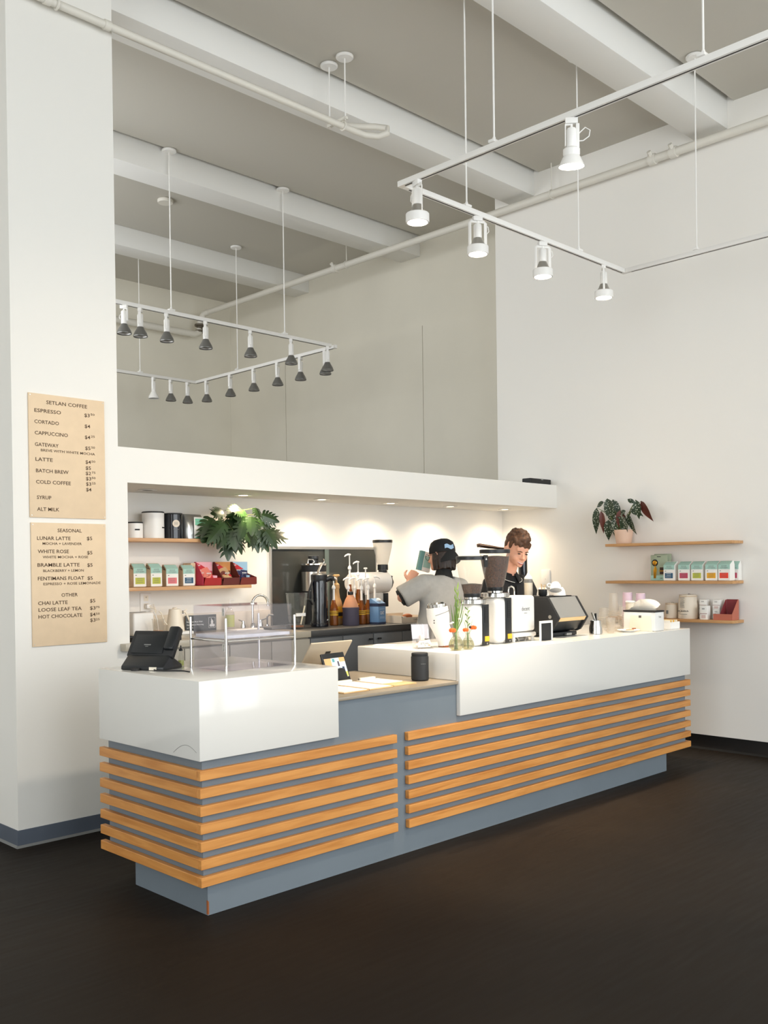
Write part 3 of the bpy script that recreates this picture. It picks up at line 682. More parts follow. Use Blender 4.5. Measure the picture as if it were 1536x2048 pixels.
MB().lathe([(.012, 0), (.012, .006), (.008, .012)], 12, (W_ * .55, .1, .3232)).build('knob', 'chrome', t)
# small bottle with spout beside the case
t = thing('oil_bottle', 'small clear glass bottle with pale spout standing behind the payment terminal', 'bottle', (.335, .66, LZ))
MB().lathe([(.017, 0), (.018, .004), (.017, .045), (.009, .062), (.009, .078)], 16).build('glass', 'clear_glass', t)
MB().lathe([(.010, .079), (.010, .088), (.004, .094), (.003, .108)], 12).build('stopper', 'black_plastic', t)
MB().lathe([(.0145, .003), (.0145, .030)], 14).build('oil', 'soap_green', t)

# ================================================================== ON THE LOW COUNTER (z .91)
t = thing('register_stand', 'beige point of sale stand with its back to the room, behind the small tablet', 'register', (1.40, .74, LOZ), 0)
MB().lathe([(.075, 0), (.078, .004), (.074, .009), (.02, .012)], 24).build('foot', 'beige_metal', t)
Tm = Matrix.Translation((0, .0, .135)) @ Matrix.Rotation(math.radians(36), 4, 'X')
MB().tube([(0, 0, .01), (0, -.005, .06), (0, -.002, .13)], [.016, .014, .014], 12).build('neck', 'beige_metal', t)
MB().box(-.165, .165, -.012, .0, -.115, .115, Tm).build('panel', 'beige_metal', t, .005)
MB().box(-.15, .15, .0005, .006, -.105, .105, Tm).build('screen', 'black_gloss', t)
MB().box(-.018, .018, -.0165, -.0125, .02, .045, Tm).build('badge', 'black_matte', t)
t = thing('customer_tablet', 'small black customer tablet showing a picture, on the low counter', 'tablet', (1.285, .455, LOZ), .12)
Tm = Matrix.Translation((0, .02, .004)) @ Matrix.Rotation(math.radians(-20), 4, 'X')
MB().box(-.10, .10, -.006, .006, 0, .178, Tm).build('case', 'black_plastic', t, .005)
MB().box(-.088, .088, -.0068, -.0062, .028, .146, Tm).build('screen', mat('tablet_screen', (196, 214, 220), .2, emit=.35), t)
for (a, b, c, d, mm) in ((-.088, -.03, .10, .146, 'choc_tan'), (-.02, .0, .122, .142, 'teal_label'), (.02, .034, .095, .125, 'jug_purple'), (.05, .07, .06, .09, 'oat_navy'), (.04, .088, .12, .146, 'choc_tan'), (.07, .088, .03, .06, 'soap_green'), (-.05, -.03, .05, .08, 'teal_label')):
    MB().box(a, b, -.0074, -.0069, c, d, Tm).build('picture_patch', mm, t)
text(t, 'SETLAN', .01, -.0078, .075, .013, 'ink_black', T=Tm, align='CENTER')
MB().prism([(.0, 0), (.11, 0), (.11, .012), (.065, .10), (.05, .10)], -.07, .07, 'yz').build('stand', 'black_plastic', t, .003)
def clip(label, x, y, rz, papers):
    t = thing('clipboard', label, 'clipboard', (x, y, LOZ), rz)
    MB().box(-.092, .092, -.165, .165, 0, .006).build('board', 'board_wood', t, .001)
    MB().box(-.084, .084, -.06 if papers == 2 else -.156, .150, .0062, .0085).build('paper', 'white_paper', t)
    MB().box(-.06, .06, .138, .160, .0086, .022).build('clip', 'cream_plastic', t, .003)
    MB().cyl((-.067, .149, .014), (-.0605, .149, .014), .006, n=8).cyl((.0605, .149, .014), (.067, .149, .014), .006, n=8).build('spring', 'satin_steel', t)
clip('wooden clipboard with white paper half hidden by the left white block', 1.065, .265, 0, 1)
clip('wooden clipboard with a full white sheet, middle of the three', 1.263, .275, 0, 1)
clip('wooden clipboard with its lower half bare, nearest the black canister', 1.462, .285, 0, 2)
t = thing('canister', 'matte black lidded canister on the low counter against the white block', 'canister', (1.685, .215, LOZ))
MB().lathe([(.046, 0), (.052, .006), (.052, .138), (.049, .143), (.049, .146)], 32).build('body', 'black_matte', t)
MB().lathe([(.0455, .1465), (.049, .1475), (.049, .158), (.046, .162), (.02, .1625)], 32).build('lid', 'black_matte', t)
for a in (-.9, -.75, -.62, -.45): MB().cbox((0, 0, 0), (.004, .0012, .004), Matrix.Rotation(a + .25, 4, 'Z') @ Matrix.Translation((0, -.0525, .10))).build('print', 'ink_grey', t)

# ================================================================== ON THE RIGHT WHITE BLOCK (z 1.07)
t = thing('paper_slip', 'white paper slip lying on the back corner of the right white block', 'paper', (1.98, .80, HZ), .5)
MB().box(-.05, .05, -.07, .07, 0, .0015).build('sheet', 'white_paper', t)
t = thing('sign_holder', 'clear acrylic sign holder with a small printed card, left of the white grinder', 'sign holder', (1.945, .44, HZ), -.45)
Tm = Matrix.Rotation(math.radians(-12), 4, 'X')
MB().box(-.06, .06, -.0015, .0015, .003, .155, Tm).build('back_sheet', 'acrylic', t)
MB().box(-.056, .056, .0018, .0028, .060, .150, Tm).build('card', 'marble', t)
MB().box(-.06, .06, -.07, .03, 0, .003).build('foot', 'acrylic', t)
MB().lathe([(.05, .0035), (.06, .006), (.072, .014)], 24, (0, -.02, 0), cap1=False, sy=.6).build('dish', 'clear_glass', t)
MB().prism([(-.042, .008), (.040, .008), (.046, .03), (.036, .055), (.01, .052), (-.03, .05), (-.044, .035)], -.046, -.044, 'xz').build('name_card', 'white_paper', t)
text(t, 'SETLAN', 0, -.0465, .026, .012, 'ink_grey', align='CENTER', width=.056)
MB().box(-.01, .018, -.005, .008, .05, .082).build('sample_jar', 'cream_plastic', t, .003)
for k in range(9):
    a = random.uniform(-.05, .05); MB().ell((a, random.uniform(-.045, .0), .014 + random.uniform(0, .012)), (.012, .009, .008), 8, 5).build('wrapped_sweet', random.choice(['white_paper', 'cream_plastic', 'pot_pink']), t)
# white hand-dosing grinder leaning on its neck
t = thing('dosing_grinder', 'white tapering dosing grinder with a chrome collar, beside the vases', 'grinder', (2.095, .395, HZ))
ir = Vector((.7085, -.7056, 0))
P_ = [ir * .020 + Vector((0, 0, z)) for z in (.012,)] + [ir * .014 + Vector((0, 0, .05)), ir * -.012 + Vector((0, 0, .12)), ir * -.026 + Vector((0, 0, .165)), ir * -.030 + Vector((0, 0, .20)), ir * -.036 + Vector((0, 0, .25))]
MB().tube(P_, [.050, .052, .058, .070, .072, .068], 28, (1, 0, 0)).build('body', 'white_plastic', t)
MB().tube([ir * -.0365 + Vector((0, 0, .2505)), ir * -.039 + Vector((0, 0, .27)), ir * -.040 + Vector((0, 0, .282))], [.060, .060, .050], 28, (1, 0, 0)).build('collar', 'chrome', t)
MB().tube([ir * -.0275 + Vector((0, 0, .206)), ir * -.0285 + Vector((0, 0, .209))], .0728, 28, (1, 0, 0)).build('seam', 'ink_grey', t)
for q in (.17, .155): MB().ell(ir * -.058 + Vector((-.045, -.045, q)), .004, 8, 6).build('screw', 'ink_black', t)
MB().lathe([(.05, 0), (.05, .012)], 20, (ir.x * .02, ir.y * .02, 0)).build('mat', 'tan_wood', t)
# bud vases
def vase(label, loc, s, seed):
    r = random.Random(seed)
    t = thing('bud_vase', label, 'vase', loc)
    MB().lathe([(.026 * s, .004), (.038 * s, .014 * s), (.0435 * s, .032 * s), (.038 * s, .052 * s), (.030 * s, .064 * s)], 24).build('water', 'vase_water', t)
    MB().lathe([(.028 * s, 0), (.040 * s, .012 * s), (.046 * s, .032 * s), (.040 * s, .055 * s), (.022 * s, .082 * s), (.016 * s, .10 * s), (.018 * s, .115 * s)], 28, cap1=False).build('glass', 'vase_glass', t)
    for k in range(14):
        a = k * 2 * PI / 14
        MB().tube([(.0405 * s * math.cos(a), .0405 * s * math.sin(a), .012 * s), (.0465 * s * math.cos(a), .0465 * s * math.sin(a), .032 * s), (.0405 * s * math.cos(a), .0405 * s * math.sin(a), .055 * s), (.0225 * s * math.cos(a), .0225 * s * math.sin(a), .082 * s)], .0014, 5).build('rib', 'vase_glass', t)
    return t, r
def bloom(t, p, rad, m, r):
    b = MB().ell(p, (rad * .75, rad * .75, rad * .6), 8, 6)
    for k in range(7):
        a = k * 2 * PI / 7; b.ell(Vector(p) + Vector((math.cos(a) * rad * .6, math.sin(a) * rad * .6, -rad * .1)), (rad * .5, rad * .5, rad * .6), 6, 5)
    b.build('flower', m, t)
t, r = vase('left ribbed glass bud vase with tall reeds and an orange flower', (1.955, .165, HZ), 1.0, 3)
for k in range(16):
    a = r.uniform(-1, 1); top = Vector((.012 + a * .045, r.uniform(-.02, .02), r.uniform(.20, .34)))
    MB().tube([(r.uniform(-.012, .012), r.uniform(-.01, .01), .006), (a * .006, 0, .11), top * .8, top + Vector((a * .01, 0, .02))], [.0022, .0024, .0034, .0008], 5).build('stem', r.choice(['reed_green', 'stem_green']), t)
for k in range(7):
    z = .22 + k * .024; s_ = (-1) ** k
    MB().tube([(.014, 0, z), (.014 + s_ * .014, .004, z + .025), (.014 + s_ * .016, .002, z + .05)], [.0035, .0055, .0008], 5).build('leaf', 'reed_green', t)
MB().tube([(0, 0, .01), (-.012, 0, .11), (-.034, -.004, .125)], .0014, 5).build('stem', 'stem_green', t)
bloom(t, (-.040, -.006, .125), .021, 'petal_orange', r)
for q in ((-.03, 0, .17), (.02, -.01, .19), (-.045, .0, .165)): bloom(t, q, .008, 'petal_white', r)
t, r = vase('right ribbed glass bud vase with two orange flowers', (2.052, .155, HZ), .86, 5)
for a, z in ((-.03, .11), (.045, .12), (.0, .21), (.015, .26), (.05, .17), (-.02, .17)):
    MB().tube([(a * .1, 0, .006), (a * .15, 0, .09), (a, r.uniform(-.01, .01), z)], [.0014, .0014, .001], 5).build('stem', 'stem_green', t)
bloom(t, (-.028, -.008, .122), .018, 'petal_orange', r); bloom(t, (.047, -.006, .132), .020, 'petal_orange', r)
for k in range(12):
    bloom(t, (r.uniform(-.01, .07), r.uniform(-.02, .02), r.uniform(.15, .24)), .006, 'petal_white', r)
for k in range(6):
    z = .14 + k * .02; s_ = (-1) ** k
    MB().tube([(.004, 0, z), (.004 + s_ * .016, .004, z + .014), (.004 + s_ * .024, .002, z + .02)], [.002, .0045, .0006], 5).build('leaf', 'stem_green', t)
MB().ell((.012, -.01, .135), (.008, .008, .008), 8, 6).build('seed_head', 'ink_black', t)
# two large espresso grinders
def grinder(label, loc, hb, beans, hh, lidclip):
    t = thing('espresso_grinder', label, 'grinder', loc)
    MB().box(-.082, .082, -.082, .082, 0, hb).build('body', 'white_plastic', t, .040, 5)
    MB().box(-.004, .062, -.0855, -.0815, .004, hb - .004).build('strip', 'black_plastic', t, .001)
    MB().box(.018, .046, -.0875, -.0860, hb * .55, hb * .93).build('vent', 'black_matte', t)
    for k in range(8): MB().box(.020, .044, -.0885, -.0876, hb * (.57 + .045 * k), hb * (.58 + .045 * k)).build('vent_slot', 'black_plastic', t)
    MB().box(.018, .062, -.0876, -.0857, .030, .062).build('sticker', 'yellow_sticker', t)
    MB().tube([(.038, -.0857, .016), (.038, -.089, .016)], .005, 8).build('lock', 'satin_steel', t)
    MB().lathe([(.091, hb + .0005), (.094, hb + .003), (.094, hb + .026), (.088, hb + .029)], 40).build('collar', 'chrome', t)
    for k in range(10):
        a = k * 2 * PI / 10; MB().cbox((0, 0, 0), (.0015, .0012, .024), Matrix.Rotation(a, 4, 'Z') @ Matrix.Translation((0, -.0945, hb + .0145))).build('groove', 'lamp_grey', t)
    z = hb + .0295
    MB().lathe([(.050, z), (.050, z + .012), (.046, z + .013)], 30).build('throat', 'chrome', t)
    MB().lathe([(.052, z + .0135), (.054, z + .018), (.054, z + .036)], 30).build('hopper_base', 'black_plastic', t)
    z += .0365; r0, r1 = .055, .099
    prof = [(r0, z), (r0 + (r1 - r0) * .28, z + hh * .22), (r0 + (r1 - r0) * .62, z + hh * .52), (r0 + (r1 - r0) * .88, z + hh * .8), (r1, z + hh)]
    MB().lathe(prof, 36, cap0=False, cap1=False).build('hopper', 'hopper_plastic', t)
    bp = [(a - .0025, b) for a, b in prof if b <= z + hh * beans + .001]
    fr = beans
    def rad(f):
        for (a, b), (c, d) in zip(prof[:-1], prof[1:]):
            if b <= z + hh * f <= d + 1e-6: return a + (c - a) * (z + hh * f - b) / (d - b)
    bp.append((rad(fr) - .0025, z + hh * fr)); bp.append((.02, z + hh * fr + .006))
    MB().lathe(bp, 30).build('coffee_beans', 'coffee_beans', t)
    MB().lathe([(r1 - .004, z + hh + .0005), (r1 + .002, z + hh + .002), (r1 + .002, z + hh + .022), (r1 - .004, z + hh + .026)], 36).build('lid', 'black_plastic', t)
    if lidclip:
        MB().prism([(-.018, -.045), (.018, -.045), (.024, .03), (-.024, .03)], -.1085, -.1035, 'xz', Matrix.Rotation(.12, 4, 'Z') @ Matrix.Translation((.0, 0, z + hh))).build('clasp', 'black_plastic', t)
        MB().prism([(-.009, 0), (.009, 0), (0, .013)], -.1100, -.1086, 'xz', Matrix.Rotation(.12, 4, 'Z') @ Matrix.Translation((.0, 0, z + hh))).build('arrow', 'ink_white', t)
    return t, z + hh + .026
grinder('nearer white espresso grinder with a third full hopper', (2.272, .30, HZ), .268, .27, .212, True)
g2, gz = grinder('farther white espresso grinder with a nearly full hopper', (2.532, .32, HZ), .302, .90, .222, False)
t = thing('hopper_cover', 'dark hopper cover lying across the farther grinder', 'lid', (2.532, .32, HZ + gz + .0005), .0)
MB().tube([tuple(ir * a + Vector((0, 0, z))) for a, z in ((-.115, .026), (-.10, .028), (-.04, .018), (.03, .008), (.06, .006))], [(.012, .03), (.013, .055), (.012, .065), (.008, .05), (.005, .02)], 12, (0, 0, 1)).build('cover', 'dark_wood', t)
# small white espresso machine with the name on its back
t = thing('espresso_machine', 'small white espresso machine with rounded back panel and steel loop', 'espresso machine', (2.762, .34, HZ))
MB().box(-.122, .122, -.085, .10, .064, .305).build('housing', 'white_plastic', t, .022, 4)
MB().box(-.124, .124, -.09, .16, .030, .058).build('base', 'white_plastic', t, .008)
for x in (-.105, .105):
    for y in (-.07, .14): MB().tube([(x, y, 0), (x, y, .031)], .012, 10).build('foot', 'white_plastic', t)
MB().prism([(-.035, .0), (-.02, .0), (-.045, .03), (-.055, .03)], -.06, -.055, 'xz').prism([(.03, .0), (.045, .0), (.06, .03), (.05, .03)], -.06, -.055, 'xz').build('brace', 'satin_steel', t)
MB().box(-.09, .09, -.05, .10, .004, .02).build('drip_tray', 'satin_steel', t, .003)
text(t, 'decent', .012, -.0856, .205, .027, 'ink_grey', align='CENTER', width=.088)
text(t, 'ESPRESSO', .012, -.0856, .185, .006, 'ink_grey', align='CENTER', width=.034)
MB().tube([(-.035 + .0, .02, .3055), (-.038, .02, .34), (-.03, .02, .36), (-.005, .02, .368), (.02, .02, .36), (.028, .02, .34), (.026, .02, .3055)], .0055, 10).build('loop', 'chrome', t)
MB().tube([(.118, -.03, .18), (.137, -.035, .165), (.14, -.035, .15), (.128, -.032, .135)], .003, 8).build('hose', 'satin_steel', t)
# little framed sign
t = thing('framed_sign', 'small black sign in a white frame beside the white espresso machine', 'sign', (2.885, .17, HZ))
MB().box(-.072, .072, -.004, .004, .118, .134).box(-.072, -.057, -.004, .004, 0, .118).box(.057, .072, -.004, .004, 0, .118).build('frame', 'white_plastic', t, .001)
MB().box(-.0565, .0565, -.001, .003, .001, .1175).build('board', 'black_matte', t)
MB().tube([(.0, .0035, .08), (0, .045, .003)], .004, 6).build('strut', 'white_plastic', t)
# large black espresso machine, customer side slanting
t = thing('espresso_machine', 'large black angular espresso machine with a grey slanted panel', 'espresso machine', (3.30, .36, HZ))
sp = [(-.04, .283), (-.135, .135), (-.075, .045), (-.04, .03), (.24, .03), (.24, .283)]
MB().prism(sp, -.185, -.165, 'yz').build('side_panel', 'black_matte', t, .003)
MB().prism(sp, .165, .185, 'yz').build('side_panel', 'black_matte', t, .003)
MB().prism([(-.032, .278), (-.122, .138), (-.06, .05), (-.03, .035), (.235, .035), (.235, .278)], -.1645, .1645, 'yz').build('body', 'black_plastic', t)
MB().prism([(-.038, .281), (-.129, .139), (-.124, .137), (-.033, .279)], -.160, .160, 'yz').build('back_panel', 'satin_steel', t)
MB().prism([(-.131, .1375), (-.114, .112), (-.110, .115), (-.126, .138)], -.160, .160, 'yz').build('wood_strip', 'board_wood', t)
MB().box(-.16, .16, -.05, .20, .004, .0295).build('drip_tray', 'black_plastic', t, .004)
for x in (-.14, .14):
    for y in (-.03, .19): MB().tube([(x, y, 0), (x, y, .005)], .016, 10).build('foot', 'rubber', t)
MB().tube([(-.187, -.06, .145), (-.1855, -.06, .145)], .013, 16).build('side_badge', 'satin_steel', t)
MB().box(.0, .06, -.075, -.051, .006, .022).build('tray_handle', 'satin_steel', t, .003)
MB().box(-.17, .17, .0, .23, .2835, .287).build('cup_rail', 'black_matte', t)
MZ = HZ + .2875
# things on top of the black machine
t = thing('squeeze_bottle', 'white squeeze bottle with a hooked nozzle on top of the black espresso machine', 'bottle', (3.165, .52, MZ))
MB().lathe([(.030, 0), (.032, .004), (.032, .115), (.029, .122)], 24).build('body', 'cup_plastic', t)
MB().lathe([(.0285, .002), (.0295, .095)], 20).build('milk', 'cream_plastic', t)
MB().lathe([(.029, .1225), (.029, .132), (.022, .142), (.012, .152), (.008, .165)], 20).tube([(0, 0, .16), (.002, -.003, .18), (.012, -.010, .19)], [.007, .004, .002], 8).build('nozzle', 'white_plastic', t)
t = thing('stirrer_cup', 'small dark cup of wooden stirrers on top of the black espresso machine', 'cup', (3.20, .42, MZ))
MB().lathe([(.024, 0), (.031, .01), (.033, .048), (.031, .048), (.028, .01), (.01, .006)], 22, cap1=False).build('cup', 'black_plastic', t)
for k in range(8):
    a = random.uniform(-.018, .018); b = random.uniform(-.012, .012)
    MB().tube([(a * .4, b, .008), (a * 1.2, b * 1.1, random.uniform(.075, .095))], [(.003, .0012)] * 2, 4).build('stirrer', 'board_wood', t)
def cupm(label, loc, T, grp='white cups piled on the black espresso machine'):
    t = thing('coffee_cup', label, 'cup', loc, 0, grp)
    MB().lathe([(.044, .0), (.043, .014), (.036, .04), (.026, .054), (.022, .060), (.012, .060)], 26, T=T).build('bowl', 'white_plastic', t)
    MB().tube([T @ Vector(q) for q in ((.040, 0, .018), (.058, 0, .016), (.066, 0, .030), (.054, 0, .044), (.034, 0, .042))], .004, 8).build('handle', 'white_plastic', t)
I4 = Matrix.Identity(4)
cupm('white cup leaning over the others, topmost on the black machine', (3.258, .35, MZ + .040), Matrix.Rotation(.35, 4, 'Y') @ Matrix.Rotation(-.25, 4, 'X') @ Matrix.Rotation(2.6, 4, 'Z'))
cupm('white upturned cup rightmost on top of the black machine', (3.365, .39, MZ), Matrix.Rotation(1.0, 4, 'Z'))
cupm('white upturned cup below the leaning cup on the black machine', (3.29, .485, MZ), Matrix.Rotation(-2.0, 4, 'Z'))
# steel pitcher with tools
t = thing('steel_pitcher', 'steel milk pitcher holding spoons, right of the black espresso machine', 'pitcher', (3.60, .24, HZ))
MB().lathe([(.046, 0), (.049, .004), (.048, .05), (.040, .085), (.040, .10), (.038, .10), (.036, .085), (.04, .01)], 28, cap1=False).build('jug', 'chrome', t)
MB().tube([(.045, .0, .09), (.075, 0, .085), (.078, 0, .04), (.05, 0, .02)], .005, 8).build('handle', 'chrome', t)
for dx, dz, m_ in ((-.03, .16, 'satin_steel'), (.01, .15, 'black_plastic'), (-.012, .13, 'steel')):
    MB().tube([(0, 0, .02), (dx * .6, .0, .10), (dx * 1.2, .01, dz)], [(.003, .003), (.003, .006), (.004, .010)], 8).build('spoon', m_, t)
t = thing('glass_tumbler', 'clear stacked tumbler next to the steel pitcher', 'glass', (3.735, .20, HZ))
MB().lathe([(.022, 0), (.024, .003), (.033, .085), (.031, .085), (.022, .006)], 24, cap1=False).build('glass', 'cup_plastic', t)
MB().lathe([(.030, .06), (.036, .115), (.034, .115), (.028, .062)], 24, cap1=False).build('inner_glass', 'cup_plastic', t)
# cups and lids
def cupstack(label, loc, r0, r1, h, m, rims, g, up=True):
    t = thing('cup_stack', label, 'cups', loc, 0, g)
    MB().lathe([(r1, 0), (r1 + .002, .004), (r1, .008), (r0, h), (r0 - .004, h)] if not up else [(r0, 0), (r1, h), (r1 + .002, h + .003), (r1 - .003, h + .002)], 24, cap1=not up).build('cup', m, t)
    for k in range(rims):
        z = .016 + k * .016 if not up else h - .012 - k * .014
        rr = r1 + .001 if not up else r0 + (r1 - r0) * z / h + .003
        MB().tube([(rr * math.cos(a), rr * math.sin(a), z) for a in [q * PI / 10 for q in range(20)]], .0018, 5, (0, 0, 1), True).build('rim', m, t)
GC = 'upturned cup stacks by the napkin dispenser'
cupstack('tall upturned stack of clear plastic cups left of the napkin dispenser', (4.36, .56, HZ), .032, .047, .275, 'cup_plastic', 8, GC, False)
cupstack('short stack of clear cups in front of the tall clear stack', (4.245, .58, HZ), .034, .046, .16, 'cup_plastic', 5, GC, False)
cupstack('stack of pinkish paper cups behind the napkin dispenser', (4.475, .50, HZ), .038, .044, .278, 'purple_cup', 6, GC, False)
cupstack('narrow stack of pinkish paper cups, second behind the napkin dispenser', (4.51, .40, HZ), .036, .043, .27, 'purple_cup', 4, GC, False)
cupstack('stack of small clear cups just left of the napkin dispenser', (4.30, .44, HZ), .028, .038, .17, 'cup_plastic', 6, GC, False)
t = thing('paper_tub', 'cream coloured paper tub among the cup stacks', 'tub', (4.40, .43, HZ)); MB().lathe([(.032, 0), (.036, .19), (.038, .193), (.03, .20)], 22).build('tub', 'cream_plastic', t)
MB().lathe([(.039, .2005), (.039, .21), (.03, .214)], 22).build('lid', 'white_plastic', t)
t = thing('lid_pile', 'clear dome lid pile beside the white plate', 'lids', (4.00, .33, HZ))
for k in range(4): MB().lathe([(.046, .010 * k), (.047, .010 * k + .004), (.040, .010 * k + .010), (.038, .010 * k + .024), (.014, .010 * k + .026)], 22, cap0=False).build('lid', 'cup_plastic', t)
t = thing('spoon_bundle', 'bundle of clear plastic cutlery lying by the tumbler', 'cutlery', (3.86, .29, HZ), .7)
for k in range(6): MB().tube([(-.06, k * .008 - .02, .006 + .004 * (k % 2)), (.03, k * .007 - .018, .008), (.06, k * .008 - .02, .010), (.08, k * .008 - .02, .008)], [(.002, .004), (.002, .004), (.003, .012), (.001, .004)], 6).build('spoon', 'cup_plastic', t)
t = thing('small_plate', 'shallow white plate with a cookie in front of the napkin dispenser', 'plate', (3.95, .18, HZ))
MB().lathe([(.045, 0), (.048, .003), (.085, .014), (.084, .016), (.046, .006), (.01, .006)], 32).build('dish', 'white_plastic', t)
MB().lathe([(.030, .0065), (.032, .010), (.028, .016), (.01, .018)], 18, (.02, .0, 0)).build('cookie', 'jug_peach', t)
MB().cbox((.045, -.02, .022), (.03, .02, .008)).build('crumb', 'tan_wood', t, .002)
# napkin dispenser
t = thing('napkin_dispenser', 'white napkin dispenser with dark lid and tissue sticking out', 'dispenser', (4.155, .17, HZ))
MB().prism([(-.07, 0), (.07, 0), (.066, .142), (-.066, .142)], -.135, .135, 'xz').build('body', 'white_plastic', t, .006)
MB().prism([(-.115, .0), (.085, 0), (.068, .115), (-.098, .115)], -.0745, -.0695, 'yz').build('front_panel', 'cream_plastic', t, .001)
MB().cbox((-.0735, -.012, .108), (.004, .022, .018)).build('latch', 'lamp_grey', t)
MB().box(-.070, .070, -.139, .139, .1425, .155).build('lid', 'rubber', t, .006)
text(t, 'Tork', .0, -.1382, .10, .014, 'ink_grey', align='CENTER', width=.036)
for x in (-.06, .06):
    for y in (-.12, .12): MB().cbox((x, y, .0015), (.016, .016, .003)).build('foot', 'rubber', t)
def tissue(t, ph):
    vs = []; n, k = 10, 7
    for i in range(n):
        for j in range(k):
            u = i / (n - 1); v = j / (k - 1)
            y = -.11 + .22 * u; h = .155 + .085 * v * (math.sin(PI * min(1, u * .9 + .1)) ** .6)
            vs.append((.018 * math.sin(u * 7 + ph) * v + .03 * (v ** 2) * math.cos(u * 4 + ph) - .012 * math.sin(v * 4), y + .012 * math.sin(v * 5 + ph), h))
    fs = [(i * k + j, (i + 1) * k + j, (i + 1) * k + j + 1, i * k + j + 1) for i in range(n - 1) for j in range(k - 1)]
    mb = MB(); mb.add(vs, fs); return mb.build('napkin', 'tissue', t, sharp=180)
tissue(t, .0); tissue(t, 1.3)
t = thing('sugar_tray', 'low white basket of sugar packets at the right end of the counter', 'basket', (4.42, .125, HZ))
MB().box(-.07, .07, -.075, .075, 0, .006).box(-.072, -.068, -.075, .075, .006, .055).box(.068, .072, -.075, .075, .006, .055).box(-.068, .068, -.077, -.073, .006, .055).box(-.068, .068, .073, .077, .006, .055).build('basket', 'white_plastic', t)
for k in range(16):
    MB().cbox((-.058 + .0078 * k, random.uniform(-.01, .01), .040), (.0035, .11, .056)).build('packet', random.choice(['white_paper', 'white_paper', 'label_yellow', 'cream_plastic', 'soap_green']), t)
# wooden handle of a portafilter standing behind the low edge
t = thing('portafilter', 'dark wooden portafilter handle standing upright at the back of the right block', 'portafilter', (2.32, .80, HZ))
MB().lathe([(.030, 0), (.031, .006), (.030, .022), (.012, .026), (.010, .03)], 22).build('basket', 'steel', t)
MB().lathe([(.010, .0305), (.016, .045), (.018, .065), (.014, .08), (.004, .085)], 18).build('handle', 'dark_wood', t)

# ================================================================== ON THE BACK BAR (z 1.125)
CZ = BZ + .0005
t = thing('toaster', 'white box shaped toaster half hidden by the pillar', 'toaster', (1.00, 2.225, CZ))
MB().box(-.08, .08, -.09, .09, .008, .165).build('body', 'white_plastic', t, .015, 3)
MB().box(-.06, .06, -.02, .02, .1655, .168).build('slot', 'lamp_grey', t)
for x in (-.06, .06): MB().box(x - .012, x + .012, -.07, .07, 0, .0085).build('foot', 'rubber', t)
t = thing('serving_tray', 'black shallow tray at the pillar end of the back bar', 'tray', (.86, 1.80, CZ))
MB().box(-.16, .14, -.11, .11, 0, .006).build('base', 'black_matte', t)
MB().box(-.165, .145, -.115, -.108, .0005, .028).box(-.165, .145, .108, .115, .0005, .028).box(-.165, -.158, -.108, .108, .0005, .028).box(.138, .145, -.108, .108, .0005, .028).build('rim', 'black_matte', t, .002)
MB().tube([(.145, -.06, .02), (.185, -.05, .028), (.185, .05, .028), (.145, .06, .02)], .006, 8).build('handle', 'black_matte', t)
t = thing('wall_outlet', 'white double wall outlet with a plug, above the toaster', 'outlet', (1.165, YB - .0005, 1.352))
MB().box(-.045, .045, -.007, 0, -.065, .065).build('plate', 'white_plastic', t, .003)
for z in (-.028, .028): MB().box(-.018, .018, -.0085, -.0072, z - .02, z + .02).build('socket', 'cream_plastic', t, .001)
MB().box(-.004, -.002, -.0092, -.0086, .03, .04).box(.004, .006, -.0092, -.0086, .03, .04).build('slot', 'ink_black', t)
MB().box(-.015, .02, -.045, -.009, -.045, -.012).build('plug', 'white_plastic', t, .006)
for ph in (0, 1, 2):
    MB().tube([(.0, -.04, -.03), (.03 + .01 * ph, -.06, -.015 - .02 * ph), (.035, -.07, -.09), (-.01 + .02 * ph, -.075, -.13), (.03 - .03 * ph, -.085, -.17), (.0 + .03 * ph, -.09, -.2), (.06, -.10, -.222)], .0032, 6).build('cord', 'cream_plastic', t)
t = thing('iced_drink', 'clear plastic cup of orange drink with a bent straw in front of the kettle', 'drink', (1.045, 2.03, CZ))
MB().lathe([(.028, 0), (.03, .003), (.041, .118), (.043, .121), (.043, .124)], 26, cap1=False).build('cup', 'cup_plastic', t)
MB().lathe([(.027, .002), (.029, .004), (.0325, .044)], 24).build('drink', 'orange_drink', t)
MB().tube([(.012, .01, .01), (-.004, .004, .12), (-.022, 0, .158), (-.034, -.002, .172)], .0035, 8).build('straw', 'white_plastic', t)
t = thing('electric_kettle', 'cream electric kettle on its square base', 'kettle', (1.285, 2.18, CZ), 0)
MB().box(-.085, .095, -.075, .075, 0, .022).build('power_base', 'white_plastic', t, .005)
MB().lathe([(.062, .023), (.066, .028), (.064, .05), (.052, .11), (.043, .165), (.041, .178), (.02, .18)], 32, (-.012, 0, 0)).build('body', 'cream_plastic', t)
MB().lathe([(.016, .1805), (.016, .188), (.008, .19)], 16, (-.012, 0, 0)).build('lid_knob', 'cream_plastic', t)
MB().tube([(.032, -.0, .155), (.055, -.01, .158), (.068, -.016, .150), (.082, -.025, .11), (.10, -.032, .065)], [(.007, .007), (.007, .007), (.007, .007), (.006, .009), (.004, .007)], 10).build('handle', 'cream_plastic', t)
MB().tube([(.062, -.01, .160), (.078, -.012, .172)], .006, 8).build('thumb_rest', 'cream_plastic', t)
MB().tube([(.028, -.035, .162), (.031, -.040, .162)], .004, 8).tube([(.028, -.035, .150), (.031, -.040, .150)], .004, 8).build('rivet', 'ink_black', t)
MB().tube([(-.055, 0, .05), (-.085, .02, .09), (-.10, .03, .15), (-.12, .03, .165)], [.006, .005, .004, .004], 8).build('spout', 'cream_plastic', t)
